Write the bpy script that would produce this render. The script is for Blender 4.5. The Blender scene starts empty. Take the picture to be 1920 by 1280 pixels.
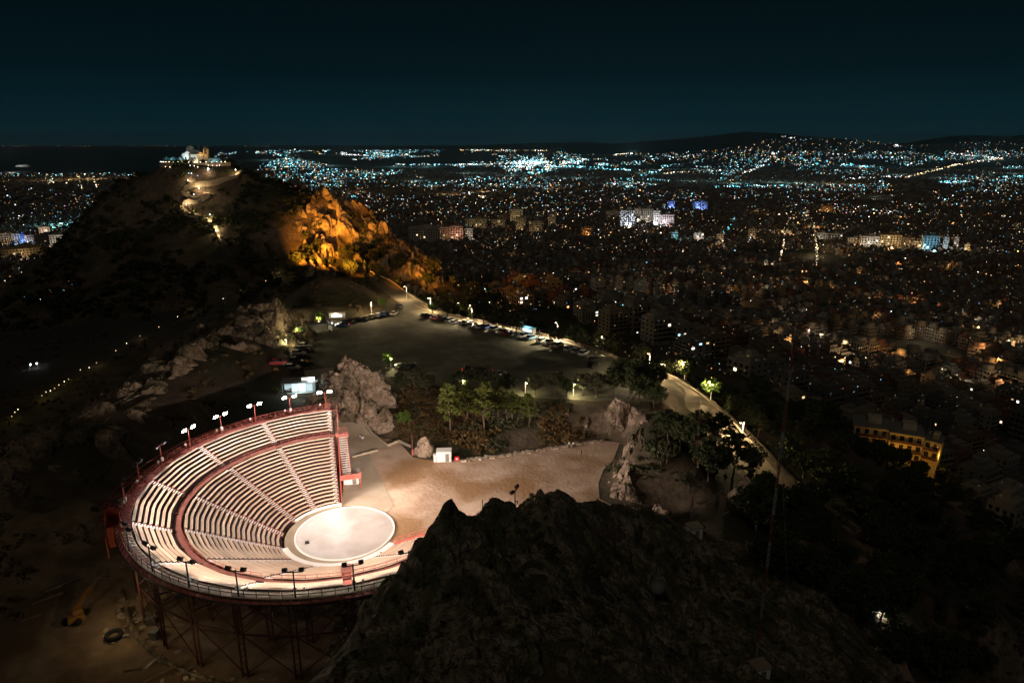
import bpy, bmesh, math, random
import numpy as np
from mathutils import Vector, Matrix, Euler

random.seed(7); rng = np.random.default_rng(7)
SC = bpy.context.scene
HAZE = 1.7e-5                                         # extinction of the night air, per metre
COL = SC.collection
R = math.radians

# ------------------------------------------------------------------ camera, sky, fill sun, exposure
CAM_H = 67.0; PITCH = R(16.2); FPX = 1280.0          # camera height over the stage floor, downward pitch, focal length in 1920-wide pixels
cam_d = bpy.data.cameras.new('camera'); cam = bpy.data.objects.new('camera', cam_d); COL.objects.link(cam)
cam.location = (0, 0, CAM_H); cam.rotation_euler = (R(90) - PITCH, 0, 0)
cam_d.lens = 24; cam_d.sensor_width = 36; cam_d.clip_start = 0.5; cam_d.clip_end = 120000
SC.camera = cam

world = bpy.data.worlds.new('World'); SC.world = world; world.use_nodes = True
wn = world.node_tree; wn.nodes.clear()
w_out = wn.nodes.new('ShaderNodeOutputWorld'); w_bg = wn.nodes.new('ShaderNodeBackground')
w_sky = wn.nodes.new('ShaderNodeTexSky'); w_sky.sky_type = 'NISHITA'; w_sky.sun_disc = False
w_sky.sun_elevation = R(-4); w_sky.sun_rotation = R(200); w_sky.altitude = 300; w_sky.air_density = 1.4; w_sky.dust_density = 2.0
# night air glow: teal, brightest in the band over the city lights all round the horizon
w_tc = wn.nodes.new('ShaderNodeTexCoord'); w_sep = wn.nodes.new('ShaderNodeSeparateXYZ')
w_ramp = wn.nodes.new('ShaderNodeValToRGB')
w_map = wn.nodes.new('ShaderNodeMapRange'); w_map.inputs[1].default_value = -0.02; w_map.inputs[2].default_value = 0.9
w_mix = wn.nodes.new('ShaderNodeMixRGB'); w_mix.blend_type = 'ADD'; w_mix.inputs[0].default_value = 0.02
cr = w_ramp.color_ramp
cr.elements[0].position = 0.0; cr.elements[0].color = (0.0014, 0.0300, 0.0430, 1)
cr.elements[1].position = 1.0; cr.elements[1].color = (0.0004, 0.0007, 0.0010, 1)
for p, c in ((0.05, (0.0005, 0.0150, 0.0215, 1)), (0.12, (0.0003, 0.0068, 0.0100, 1)), (0.24, (0.0003, 0.0034, 0.0051, 1)), (0.40, (0.0004, 0.0014, 0.0022, 1))):
    e = cr.elements.new(p); e.color = c
L = wn.links.new
L(w_tc.outputs['Generated'], w_sep.inputs[0]); L(w_sep.outputs['Z'], w_map.inputs[0]); L(w_map.outputs[0], w_ramp.inputs[0])
L(w_ramp.outputs[0], w_mix.inputs[1]); L(w_sky.outputs[0], w_mix.inputs[2])
L(w_mix.outputs[0], w_bg.inputs[0]); w_bg.inputs[1].default_value = 1.0
L(w_bg.outputs[0], w_out.inputs[0])

fill_sun_d = bpy.data.lights.new('fill_sun', 'SUN'); fill_sun = bpy.data.objects.new('fill_sun', fill_sun_d); COL.objects.link(fill_sun)
fill_sun_d.energy = 0.14; fill_sun_d.angle = R(12); fill_sun_d.color = (1.0, 0.86, 0.66)  # weak sun added as ambient fill to lift the dark ground
fill_sun.rotation_euler = (R(38), R(-18), R(0))

vs = SC.view_settings; vs.view_transform = 'Standard'; vs.look = 'None'; vs.exposure = 0.0; vs.gamma = 1.0; vs.use_curve_mapping = False
SC.render.engine = 'CYCLES'
cy_ = SC.cycles; cy_.max_bounces = 5; cy_.diffuse_bounces = 3; cy_.glossy_bounces = 2; cy_.transmission_bounces = 3; cy_.transparent_max_bounces = 6
cy_.sample_clamp_indirect = 3.0; cy_.sample_clamp_direct = 0.0; cy_.use_light_tree = True; cy_.use_denoising = True
cy_.caustics_reflective = False; cy_.caustics_refractive = False; cy_.volume_bounces = 0

# ------------------------------------------------------------------ points of the place
cP, sP = math.cos(PITCH), math.sin(PITCH)
def ray(px, py):
    u = (px - 960) / FPX; v = (640 - py) / FPX
    return np.array([u, cP + v * sP, -sP + v * cP])
def at(px, py, Y):                                     # the point of the place at distance Y north of the camera
    d = ray(px, py); return d * (Y / d[1]) + np.array([0, 0, CAM_H])
def atz(px, py, z):                                    # the point of the place at height z
    d = ray(px, py); return d * ((z - CAM_H) / d[2]) + np.array([0, 0, CAM_H])
def proj(P):
    P = np.asarray(P, float); Z = P[..., 2] - CAM_H; dep = P[..., 1] * cP - Z * sP; up = P[..., 1] * sP + Z * cP
    return np.stack([960 + FPX * P[..., 0] / dep, 640 - FPX * up / dep, dep], -1)

# ------------------------------------------------------------------ noise
_perm = np.random.default_rng(3).permutation(512)
def _hash(ix, iy, iz):
    return _perm[(_perm[(_perm[ix & 511] + iy) & 511] + iz) & 511] / 511.0
def vnoise(x, y, z=0.0):
    x = np.asarray(x, float); y = np.asarray(y, float); z = np.broadcast_to(np.asarray(z, float), x.shape)
    ix, iy, iz = np.floor(x).astype(int), np.floor(y).astype(int), np.floor(z).astype(int)
    fx, fy, fz = x - ix, y - iy, z - iz
    fx = fx * fx * (3 - 2 * fx); fy = fy * fy * (3 - 2 * fy); fz = fz * fz * (3 - 2 * fz)
    def l(a, b, t): return a + (b - a) * t
    c = [[[_hash(ix + i, iy + j, iz + k) for k in (0, 1)] for j in (0, 1)] for i in (0, 1)]
    a = l(l(c[0][0][0], c[1][0][0], fx), l(c[0][1][0], c[1][1][0], fx), fy)
    b = l(l(c[0][0][1], c[1][0][1], fx), l(c[0][1][1], c[1][1][1], fx), fy)
    return l(a, b, fz) * 2 - 1
def fbm(x, y, z=0.0, o=4, ridged=False):
    s = 0; a = 1; t = 0
    for i in range(o):
        n = vnoise(np.asarray(x) * 2 ** i + 17.3 * i, np.asarray(y) * 2 ** i - 9.1 * i, np.asarray(z) * 2 ** i + 3.7 * i)
        if ridged: n = 1 - 2 * np.abs(n)
        s = s + a * n; t += a; a *= 0.5
    return s / t

def cells(x, y, z, seed=0.0):                              # jointed rock: every cell is a block with its own height and tilt; returns height and distance to the joint
    x = np.asarray(x, float); y = np.asarray(y, float); z = np.broadcast_to(np.asarray(z, float), x.shape); ix, iy, iz = np.floor(x).astype(int), np.floor(y).astype(int), np.floor(z).astype(int); s = int(seed * 13)
    b1 = np.full(x.shape, 9.0); b2 = np.full(x.shape, 9.0); hv = np.zeros(x.shape)
    for i in (-1, 0, 1):
        for j in (-1, 0, 1):
            for k in (-1, 0, 1):
                a, b, c = ix + i, iy + j, iz + k; jx, jy, jz = _hash(a + s, b, c), _hash(a, b + 57 + s, c), _hash(a, b, c + 91 + s); dx, dy, dz = x - a - jx, y - b - jy, z - c - jz; d = np.sqrt(dx * dx + dy * dy + dz * dz)
                h = _hash(a + 31, b + s, c + 7) - .5 + (jx - .5) * 1.6 * dx + (jy - .5) * 1.6 * dy; m = d < b1; b2 = np.where(m, b1, np.minimum(b2, d)); hv = np.where(m, h, hv); b1 = np.where(m, d, b1)
    return hv, b2 - b1
# ------------------------------------------------------------------ materials
def nodes(name):
    m = bpy.data.materials.new(name); m.use_nodes = True; nt = m.node_tree; nt.nodes.clear()
    o = nt.nodes.new('ShaderNodeOutputMaterial'); b = nt.nodes.new('ShaderNodeBsdfPrincipled'); nt.links.new(b.outputs[0], o.inputs[0])
    return m, nt, b
def M(name, c1, c2=None, scale=1.0, rough=0.8, metal=0.0, bump=0.0, bscale=None, detail=6.0, contrast=(0.35, 0.65), c3=None, s3=0.1, coords='pos', spec=0.3):
    m, nt, b = nodes(name); c2 = c2 or tuple(v * 0.75 for v in c1)
    if coords == 'pos':
        g = nt.nodes.new('ShaderNodeNewGeometry'); vec = g.outputs['Position']
    else:
        g = nt.nodes.new('ShaderNodeTexCoord'); vec = g.outputs['Object']
    n = nt.nodes.new('ShaderNodeTexNoise'); n.inputs['Scale'].default_value = scale; n.inputs['Detail'].default_value = detail; n.inputs['Roughness'].default_value = 0.62
    r = nt.nodes.new('ShaderNodeValToRGB'); r.color_ramp.elements[0].position = contrast[0]; r.color_ramp.elements[1].position = contrast[1]
    r.color_ramp.elements[0].color = (*c1, 1); r.color_ramp.elements[1].color = (*c2, 1)
    nt.links.new(vec, n.inputs['Vector']); nt.links.new(n.outputs[0], r.inputs[0]); out = r.outputs[0]
    if c3:
        n3 = nt.nodes.new('ShaderNodeTexNoise'); n3.inputs['Scale'].default_value = s3; n3.inputs['Detail'].default_value = 5
        r3 = nt.nodes.new('ShaderNodeValToRGB'); r3.color_ramp.elements[0].position = 0.45; r3.color_ramp.elements[1].position = 0.6
        mx = nt.nodes.new('ShaderNodeMixRGB'); mx.inputs[2].default_value = (*c3, 1)
        nt.links.new(vec, n3.inputs['Vector']); nt.links.new(n3.outputs[0], r3.inputs[0]); nt.links.new(r3.outputs[0], mx.inputs[0]); nt.links.new(out, mx.inputs[1]); out = mx.outputs[0]
    nt.links.new(out, b.inputs['Base Color']); b.inputs['Roughness'].default_value = rough; b.inputs['Metallic'].default_value = metal
    b.inputs['Specular IOR Level'].default_value = spec
    if bump:
        nb = nt.nodes.new('ShaderNodeTexNoise'); nb.inputs['Scale'].default_value = bscale or scale * 3; nb.inputs['Detail'].default_value = 8
        bp = nt.nodes.new('ShaderNodeBump'); bp.inputs['Strength'].default_value = min(1, bump); bp.inputs['Distance'].default_value = bump
        nt.links.new(vec, nb.inputs['Vector']); nt.links.new(nb.outputs[0], bp.inputs['Height']); nt.links.new(bp.outputs[0], b.inputs['Normal'])
    return m
def MO(name, rough=0.35, metal=0.0, spec=0.5):          # paint whose colour is the object's own colour
    m, nt, b = nodes(name); oi = nt.nodes.new('ShaderNodeObjectInfo')
    g = nt.nodes.new('ShaderNodeNewGeometry'); n = nt.nodes.new('ShaderNodeTexNoise'); n.inputs['Scale'].default_value = 1.5
    mr = nt.nodes.new('ShaderNodeMapRange'); mr.inputs[3].default_value = 0.75; mr.inputs[4].default_value = 1.1
    mx = nt.nodes.new('ShaderNodeMixRGB'); mx.blend_type = 'MULTIPLY'; mx.inputs[0].default_value = 1
    nt.links.new(g.outputs['Position'], n.inputs['Vector']); nt.links.new(n.outputs[0], mr.inputs[0])
    nt.links.new(oi.outputs['Color'], mx.inputs[1]); nt.links.new(mr.outputs[0], mx.inputs[2]); nt.links.new(mx.outputs[0], b.inputs['Base Color'])
    b.inputs['Roughness'].default_value = rough; b.inputs['Metallic'].default_value = metal; b.inputs['Specular IOR Level'].default_value = spec
    return m
def E(name, col, st, sample=False):
    m = bpy.data.materials.new(name); m.use_nodes = True; nt = m.node_tree; nt.nodes.clear()
    o = nt.nodes.new('ShaderNodeOutputMaterial'); e = nt.nodes.new('ShaderNodeEmission'); e.inputs[0].default_value = (*col, 1); e.inputs[1].default_value = st
    nt.links.new(e.outputs[0], o.inputs[0]); m.cycles.emission_sampling = 'AUTO' if sample else 'NONE'
    return m
def EA(name):                                           # lamps whose colour and strength are stored per lamp
    m = bpy.data.materials.new(name); m.use_nodes = True; nt = m.node_tree; nt.nodes.clear()
    o = nt.nodes.new('ShaderNodeOutputMaterial'); e = nt.nodes.new('ShaderNodeEmission'); a = nt.nodes.new('ShaderNodeAttribute'); a.attribute_name = 'lamp'
    nt.links.new(a.outputs['Color'], e.inputs[0]); e.inputs[1].default_value = 1.0; nt.links.new(e.outputs[0], o.inputs[0]); m.cycles.emission_sampling = 'NONE'
    return m
def EO(name, st):                                       # lamp or lit pane in the object's own colour
    m = bpy.data.materials.new(name); m.use_nodes = True; nt = m.node_tree; nt.nodes.clear()
    o = nt.nodes.new('ShaderNodeOutputMaterial'); e = nt.nodes.new('ShaderNodeEmission'); a = nt.nodes.new('ShaderNodeObjectInfo')
    nt.links.new(a.outputs['Color'], e.inputs[0]); e.inputs[1].default_value = st; nt.links.new(e.outputs[0], o.inputs[0]); m.cycles.emission_sampling = 'NONE'
    return m

def MH(name, c1, c2, scale, rough, bump, bscale, c3, s3):   # earth and scrub that gives way to bare limestone where the ground is steep
    m = M(name, c1, c2, scale, rough, bump=bump, bscale=bscale, c3=c3, s3=s3); nt = m.node_tree
    b = [n for n in nt.nodes if n.type == 'BSDF_PRINCIPLED'][0]; old = b.inputs['Base Color'].links[0].from_socket
    g = nt.nodes.new('ShaderNodeNewGeometry'); sp = nt.nodes.new('ShaderNodeSeparateXYZ'); n = nt.nodes.new('ShaderNodeTexNoise'); n.inputs['Scale'].default_value = 0.16; n.inputs['Detail'].default_value = 9
    n2 = nt.nodes.new('ShaderNodeTexNoise'); n2.inputs['Scale'].default_value = 0.9; n2.inputs['Detail'].default_value = 6
    ad = nt.nodes.new('ShaderNodeMath'); ad.operation = 'MULTIPLY_ADD'; ad.inputs[1].default_value = 0.75
    mr = nt.nodes.new('ShaderNodeMapRange'); mr.inputs[1].default_value = 1.19; mr.inputs[2].default_value = 1.08
    rc = nt.nodes.new('ShaderNodeValToRGB'); rc.color_ramp.elements[0].color = (0.075, 0.055, 0.038, 1); rc.color_ramp.elements[1].color = (0.18, 0.132, 0.092, 1); rc.color_ramp.elements[0].position = 0.35; rc.color_ramp.elements[1].position = 0.65
    mx = nt.nodes.new('ShaderNodeMixRGB'); k = nt.links.new
    k(g.outputs['Normal'], sp.inputs[0]); k(g.outputs['Position'], n.inputs['Vector']); k(g.outputs['Position'], n2.inputs['Vector']); k(n.outputs[0], ad.inputs[0]); k(sp.outputs['Z'], ad.inputs[2]); k(ad.outputs[0], mr.inputs[0])
    k(mr.outputs[0], mx.inputs[0]); k(n2.outputs[0], rc.inputs[0]); k(old, mx.inputs[1]); k(rc.outputs[0], mx.inputs[2]); k(mx.outputs[0], b.inputs['Base Color'])
    return m
MT = {}
MT['hill'] = MH('hillside_earth', (0.055, 0.040, 0.024), (0.105, 0.078, 0.050), 0.25, 0.95, 0.5, 0.9, (0.036, 0.036, 0.016), 0.05)
MT['rock'] = M('limestone', (0.17, 0.120, 0.083), (0.37, 0.280, 0.205), 0.6, 0.9, bump=1.0, bscale=1.6, detail=9, c3=(0.105, 0.080, 0.050), s3=0.2)
MT['quarry'] = M('quarry_face', (0.115, 0.080, 0.052), (0.27, 0.195, 0.132), 0.5, 0.92, bump=1.0, bscale=1.4, detail=9, c3=(0.07, 0.06, 0.03), s3=0.12)
MT['dirt'] = M('trodden_dirt', (0.15, 0.103, 0.062), (0.25, 0.178, 0.112), 0.3, 0.95, bump=0.4, bscale=1.2, c3=(0.105, 0.068, 0.036), s3=0.09)
MT['crag'] = M('lichen_rock', (0.10, 0.078, 0.055), (0.42, 0.345, 0.245), 1.1, 0.92, bump=1.0, bscale=2.2, detail=9, contrast=(0.38, 0.66), c3=(0.10, 0.098, 0.04), s3=0.3)
MT['orock'] = M('ochre_rock', (0.20, 0.15, 0.10), (0.36, 0.28, 0.19), 0.2, 0.9, bump=1.0, bscale=0.45, c3=(0.08, 0.055, 0.03), s3=0.07)
MT['sand'] = M('packed_sand', (0.42, 0.285, 0.20), (0.58, 0.43, 0.32), 0.16, 0.95, bump=0.35, bscale=1.2, c3=(0.31, 0.18, 0.09), s3=0.075)
MT['concrete'] = M('pale_concrete', (0.37, 0.30, 0.22), (0.45, 0.375, 0.285), 0.18, 0.85, bump=0.05, bscale=3, c3=(0.30, 0.23, 0.155), s3=0.06)
MT['stage'] = M('stage_floor', (0.46, 0.415, 0.385), (0.53, 0.485, 0.455), 0.25, 0.33, spec=0.5, c3=(0.41, 0.36, 0.325), s3=0.22)
MT['stagewhite'] = M('white_render', (0.84, 0.79, 0.73), (0.88, 0.84, 0.79), 0.8, 0.6)
MT['asphalt'] = M('worn_asphalt', (0.14, 0.135, 0.098), (0.23, 0.218, 0.16), 0.3, 0.85, bump=0.08, bscale=2, c3=(0.10, 0.094, 0.068), s3=0.09)
MT['roadc'] = M('pale_road', (0.15, 0.120, 0.078), (0.20, 0.162, 0.11), 0.12, 0.8, bump=0.05, bscale=3, c3=(0.12, 0.10, 0.07), s3=0.09)
MT['stone'] = M('wall_stone', (0.30, 0.235, 0.165), (0.42, 0.34, 0.25), 0.9, 0.9, bump=0.2, bscale=3)
MT['bench'] = M('cream_bench', (0.60, 0.43, 0.31), (0.69, 0.51, 0.375), 0.6, 0.6, bump=0.02, bscale=8)
_b = MT['bench'].node_tree; _p = [n for n in _b.nodes if n.type == 'BSDF_PRINCIPLED'][0]; _s = _p.inputs['Base Color'].links[0].from_socket
_oi = _b.nodes.new('ShaderNodeObjectInfo'); _mr = _b.nodes.new('ShaderNodeMapRange'); _mr.inputs[3].default_value = 0.78; _mr.inputs[4].default_value = 1.08; _mx = _b.nodes.new('ShaderNodeMixRGB'); _mx.blend_type = 'MULTIPLY'; _mx.inputs[0].default_value = 1
_b.links.new(_oi.outputs['Random'], _mr.inputs[0]); _b.links.new(_s, _mx.inputs[1]); _b.links.new(_mr.outputs[0], _mx.inputs[2]); _b.links.new(_mx.outputs[0], _p.inputs['Base Color'])   # every bench has weathered a little differently
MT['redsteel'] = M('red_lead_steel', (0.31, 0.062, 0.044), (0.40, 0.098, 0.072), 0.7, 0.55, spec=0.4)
MT['walkred'] = M('worn_red_deck', (0.17, 0.055, 0.042), (0.24, 0.085, 0.065), 0.6, 0.8)
MT['redfloor'] = M('red_deck', (0.36, 0.105, 0.080), (0.44, 0.150, 0.115), 0.5, 0.7)
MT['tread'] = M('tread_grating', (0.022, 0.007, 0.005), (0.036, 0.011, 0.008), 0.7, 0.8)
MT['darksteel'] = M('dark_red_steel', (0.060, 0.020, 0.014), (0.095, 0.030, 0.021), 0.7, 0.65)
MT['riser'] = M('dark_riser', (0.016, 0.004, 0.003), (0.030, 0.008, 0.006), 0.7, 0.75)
MT['step'] = M('pale_step', (0.70, 0.62, 0.57), (0.78, 0.70, 0.65), 0.9, 0.6)
MT['blacksteel'] = M('black_steel', (0.018, 0.017, 0.017), (0.03, 0.028, 0.027), 1.0, 0.5)
MT['white'] = M('white_paint', (0.72, 0.70, 0.66), (0.80, 0.78, 0.74), 1.0, 0.5)
MT['galv'] = M('galvanised_steel', (0.30, 0.29, 0.27), (0.40, 0.39, 0.37), 1.5, 0.45, metal=0.6)
MT['glass'] = M('dark_glass', (0.012, 0.014, 0.016), (0.02, 0.022, 0.025), 1, 0.12, spec=0.6)
MT['tyre'] = M('tyre_rubber', (0.012, 0.012, 0.012), (0.02, 0.02, 0.02), 1, 0.8)
MT['car'] = MO('car_paint', 0.3); MT['tint'] = MO('tinted_surface', 0.75, spec=0.2)
MT['bark'] = M('bark', (0.075, 0.050, 0.034), (0.13, 0.092, 0.066), 2.0, 0.95, bump=0.1)
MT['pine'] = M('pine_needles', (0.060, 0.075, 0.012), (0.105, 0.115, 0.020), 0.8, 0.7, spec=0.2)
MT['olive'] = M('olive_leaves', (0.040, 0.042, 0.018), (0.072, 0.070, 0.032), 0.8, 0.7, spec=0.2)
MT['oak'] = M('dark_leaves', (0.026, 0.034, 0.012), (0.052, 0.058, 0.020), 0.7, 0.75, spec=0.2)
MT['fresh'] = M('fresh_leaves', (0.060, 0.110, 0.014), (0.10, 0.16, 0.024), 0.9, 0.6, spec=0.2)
MT['dry'] = M('dry_scrub', (0.085, 0.052, 0.020), (0.14, 0.092, 0.038), 0.5, 0.9, spec=0.1)
MT['orange'] = M('worn_orange_paint', (0.22, 0.105, 0.025), (0.30, 0.15, 0.035), 1.2, 0.55)
MT['wood'] = M('weathered_wood', (0.15, 0.10, 0.06), (0.23, 0.16, 0.10), 1.5, 0.85)
MT['grey'] = M('grey_plastic', (0.16, 0.155, 0.14), (0.22, 0.21, 0.19), 1.5, 0.7)
MT['canvas'] = M('teal_canvas', (0.22, 0.42, 0.48), (0.28, 0.50, 0.56), 0.6, 0.7)
MT['city'] = M('city_streets', (0.040, 0.036, 0.030), (0.060, 0.054, 0.045), 0.02, 0.9, c3=(0.025, 0.028, 0.016), s3=0.006)
MT['sea'] = M('night_sea', (0.004, 0.008, 0.010), (0.006, 0.012, 0.015), 0.001, 0.35)
MT['mount'] = M('far_mountain', (0.012, 0.014, 0.014), (0.018, 0.020, 0.020), 0.001, 1.0, spec=0.0)
MT['lamphot'] = E('lamp_lens_cool', (0.90, 0.96, 1.0), 120.0)
MT['lampwarm'] = E('lamp_lens_warm', (1.0, 0.78, 0.45), 40.0)
MT['lampcool'] = E('lamp_lens_white', (0.80, 0.95, 1.0), 30.0)
MT['headlight'] = E('headlight_lens', (1.0, 0.95, 0.85), 12.0)
MT['taillight'] = E('tail_light_lens', (1.0, 0.05, 0.03), 2.5)
MT['headoff'] = M('headlight_glass_off', (0.45, 0.45, 0.45), None, 1, 0.15)
MT['tailoff'] = M('tail_light_glass_off', (0.25, 0.01, 0.01), None, 1, 0.2)
MT['litpane'] = EO('lit_window_pane', 1.0)
MT['lamps'] = EA('city_lamps_and_bloom')
MT['skin'] = M('skin', (0.42, 0.26, 0.18), None, 2, 0.6)
MT['dcloth'] = M('dark_cloth', (0.018, 0.02, 0.028), None, 2, 0.9)
MT['wcloth'] = M('white_cloth', (0.62, 0.62, 0.62), None, 2, 0.9)
MT['bcloth'] = M('blue_cloth', (0.06, 0.10, 0.22), None, 2, 0.9)
MT['hair'] = M('dark_hair', (0.015, 0.011, 0.008), None, 4, 0.7)

# ------------------------------------------------------------------ mesh helpers
BOXF = [(0, 3, 2, 1), (4, 5, 6, 7), (0, 1, 5, 4), (1, 2, 6, 5), (2, 3, 7, 6), (3, 0, 4, 7)]
class MB:
    def __init__(s): s.v = []; s.f = []; s.m = []; s.n = 0
    def add(s, V, F, mi=0):
        V = np.asarray(V, float).reshape(-1, 3); s.v.append(V); s.f.extend([tuple(int(i) + s.n for i in f) for f in F]); s.m.extend([mi] * len(F)); s.n += len(V); return s
    def box(s, c, size, rz=0.0, mi=0, taper=1.0):
        hx, hy, hz = size[0] / 2, size[1] / 2, size[2] / 2
        V = np.array([(-hx, -hy, -hz), (hx, -hy, -hz), (hx, hy, -hz), (-hx, hy, -hz), (-hx * taper, -hy * taper, hz), (hx * taper, -hy * taper, hz), (hx * taper, hy * taper, hz), (-hx * taper, hy * taper, hz)])
        ca, sa = math.cos(rz), math.sin(rz)
        V = np.c_[V[:, 0] * ca - V[:, 1] * sa, V[:, 0] * sa + V[:, 1] * ca, V[:, 2]] + np.array(c)
        return s.add(V, BOXF, mi)
    def beam(s, p, q, w, h=None, mi=0):
        V = beam_verts(p, q, w, h or w); return s.add(V, BOXF, mi)
    def tube(s, p, q, r0, r1=None, n=8, mi=0, caps=True):
        p = np.array(p, float); q = np.array(q, float); r1 = r0 if r1 is None else r1
        a, b = frame(q - p); t = np.linspace(0, 2 * math.pi, n, endpoint=False)
        ring = np.outer(np.cos(t), a) + np.outer(np.sin(t), b)
        V = np.vstack([p + ring * r0, q + ring * r1]); F = [(i, (i + 1) % n, n + (i + 1) % n, n + i) for i in range(n)]
        if caps: F += [tuple(range(n - 1, -1, -1)), tuple(range(n, 2 * n))]
        return s.add(V, F, mi)
    def lathe(s, prof, n=16, mi=0, c=(0, 0, 0)):
        t = np.linspace(0, 2 * math.pi, n, endpoint=False); V = []; F = []
        for r, z in prof: V += [(c[0] + r * math.cos(a), c[1] + r * math.sin(a), c[2] + z) for a in t]
        for k in range(len(prof) - 1): F += [(k * n + i, k * n + (i + 1) % n, (k + 1) * n + (i + 1) % n, (k + 1) * n + i) for i in range(n)]
        return s.add(V, F, mi)
    def prism(s, poly, z0, z1, mi=0):
        n = len(poly); V = [(x, y, z0) for x, y in poly] + [(x, y, z1) for x, y in poly]
        return s.add(V, [tuple(range(n - 1, -1, -1)), tuple(range(n, 2 * n))] + [(i, (i + 1) % n, n + (i + 1) % n, n + i) for i in range(n)], mi)
    def mesh(s, name, mats, smooth=False):
        me = bpy.data.meshes.new(name); V = np.vstack(s.v) if s.v else np.zeros((0, 3)); me.from_pydata(V.tolist(), [], s.f)
        for m in (mats if isinstance(mats, (list, tuple)) else [mats]): me.materials.append(m)
        if isinstance(mats, (list, tuple)) and len(mats) > 1: me.polygons.foreach_set('material_index', s.m)
        if smooth: me.polygons.foreach_set('use_smooth', [True] * len(s.f))
        me.update(); return me
    def build(s, name, mats, parent=None, smooth=False): return ob(name, s.mesh(name, mats, smooth), parent)
def frame(d):
    d = np.asarray(d, float); d = d / (np.linalg.norm(d) + 1e-9); up = np.array([0, 0, 1.0]) if abs(d[2]) < 0.95 else np.array([0, 1.0, 0])
    a = np.cross(up, d); a /= np.linalg.norm(a); return a, np.cross(d, a)
def beam_verts(p, q, w, h):
    p = np.array(p, float); q = np.array(q, float); a, b = frame(q - p); a = a * w / 2; b = b * h / 2
    return [p - a - b, p + a - b, p + a + b, p - a + b, q - a - b, q + a - b, q + a + b, q - a + b]
def ob(name, me, parent=None, loc=None, rz=0.0, color=None):
    o = bpy.data.objects.new(name, me); COL.objects.link(o)
    if parent: o.parent = parent
    if loc is not None: o.location = tuple(float(v) for v in loc)
    if rz: o.rotation_euler = (0, 0, rz)
    if color: o.color = (*color, 1)
    return o
def tag(o, label=None, cat=None, group=None, kind=None):
    if label: o['label'] = label
    if cat: o['category'] = cat
    if group: o['group'] = group
    if kind: o['kind'] = kind
    return o
def thing(name, label, cat, loc=(0, 0, 0), rz=0.0, group=None):
    o = ob(name, None, None, loc, rz); o.empty_display_size = 0.5
    return tag(o, label, cat, group)
def struct(name, mb, mat, smooth=False):
    o = mb.build(name, mat, smooth=smooth); o['kind'] = 'structure'; return o
_unit = {}
def unit_box(mat):
    if mat.name not in _unit: _unit[mat.name] = MB().box((0, 0, 0.5), (1, 1, 1)).mesh('unit_' + mat.name, mat)
    return _unit[mat.name]
def beam_ob(name, p, q, w, h, mat, parent):             # a straight member, all of one material share their mesh
    p = np.array(p, float); q = np.array(q, float); d = q - p; ln = np.linalg.norm(d); a, b = frame(d); z = d / ln
    o = bpy.data.objects.new(name, unit_box(mat)); COL.objects.link(o); o.parent = parent
    o.matrix_local = Matrix(((a[0] * w, b[0] * h, z[0] * ln, p[0]), (a[1] * w, b[1] * h, z[1] * ln, p[1]), (a[2] * w, b[2] * h, z[2] * ln, p[2]), (0, 0, 0, 1)))
    return o
def copy_tree(src, loc=None, rz=None, scale=None, label=None, group=None):
    r = src.copy(); COL.objects.link(r)
    if loc is not None: r.location = tuple(float(v) for v in loc)
    if rz is not None: r.rotation_euler = (0, 0, rz)
    if scale is not None: r.scale = (scale,) * 3 if np.isscalar(scale) else scale
    if label: r['label'] = label
    if group: r['group'] = group
    for ch in src.children:
        c = ch.copy(); COL.objects.link(c); c.parent = r
        for g in ch.children:
            d = g.copy(); COL.objects.link(d); d.parent = c
    return r
def lamp(kind, loc, power, col, parent=None, radius=0.15, aim=None, cone=None, blend=0.5, name='lamp_light'):
    ld = bpy.data.lights.new(name, kind); ld.energy = power; ld.color = col; ld.shadow_soft_size = radius
    o = bpy.data.objects.new(name, ld); COL.objects.link(o); o.location = tuple(float(v) for v in loc)
    if kind == 'SPOT':
        ld.spot_size = cone; ld.spot_blend = blend; d = Vector(aim) - Vector(o.location); o.rotation_euler = d.to_track_quat('-Z', 'Y').to_euler()
    if parent: o.parent = parent
    return o
ORD = ('first second third fourth fifth sixth seventh eighth ninth tenth eleventh twelfth thirteenth fourteenth fifteenth sixteenth seventeenth eighteenth nineteenth twentieth '
       'twenty-first twenty-second twenty-third twenty-fourth twenty-fifth twenty-sixth twenty-seventh twenty-eighth twenty-ninth thirtieth').split()

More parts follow.
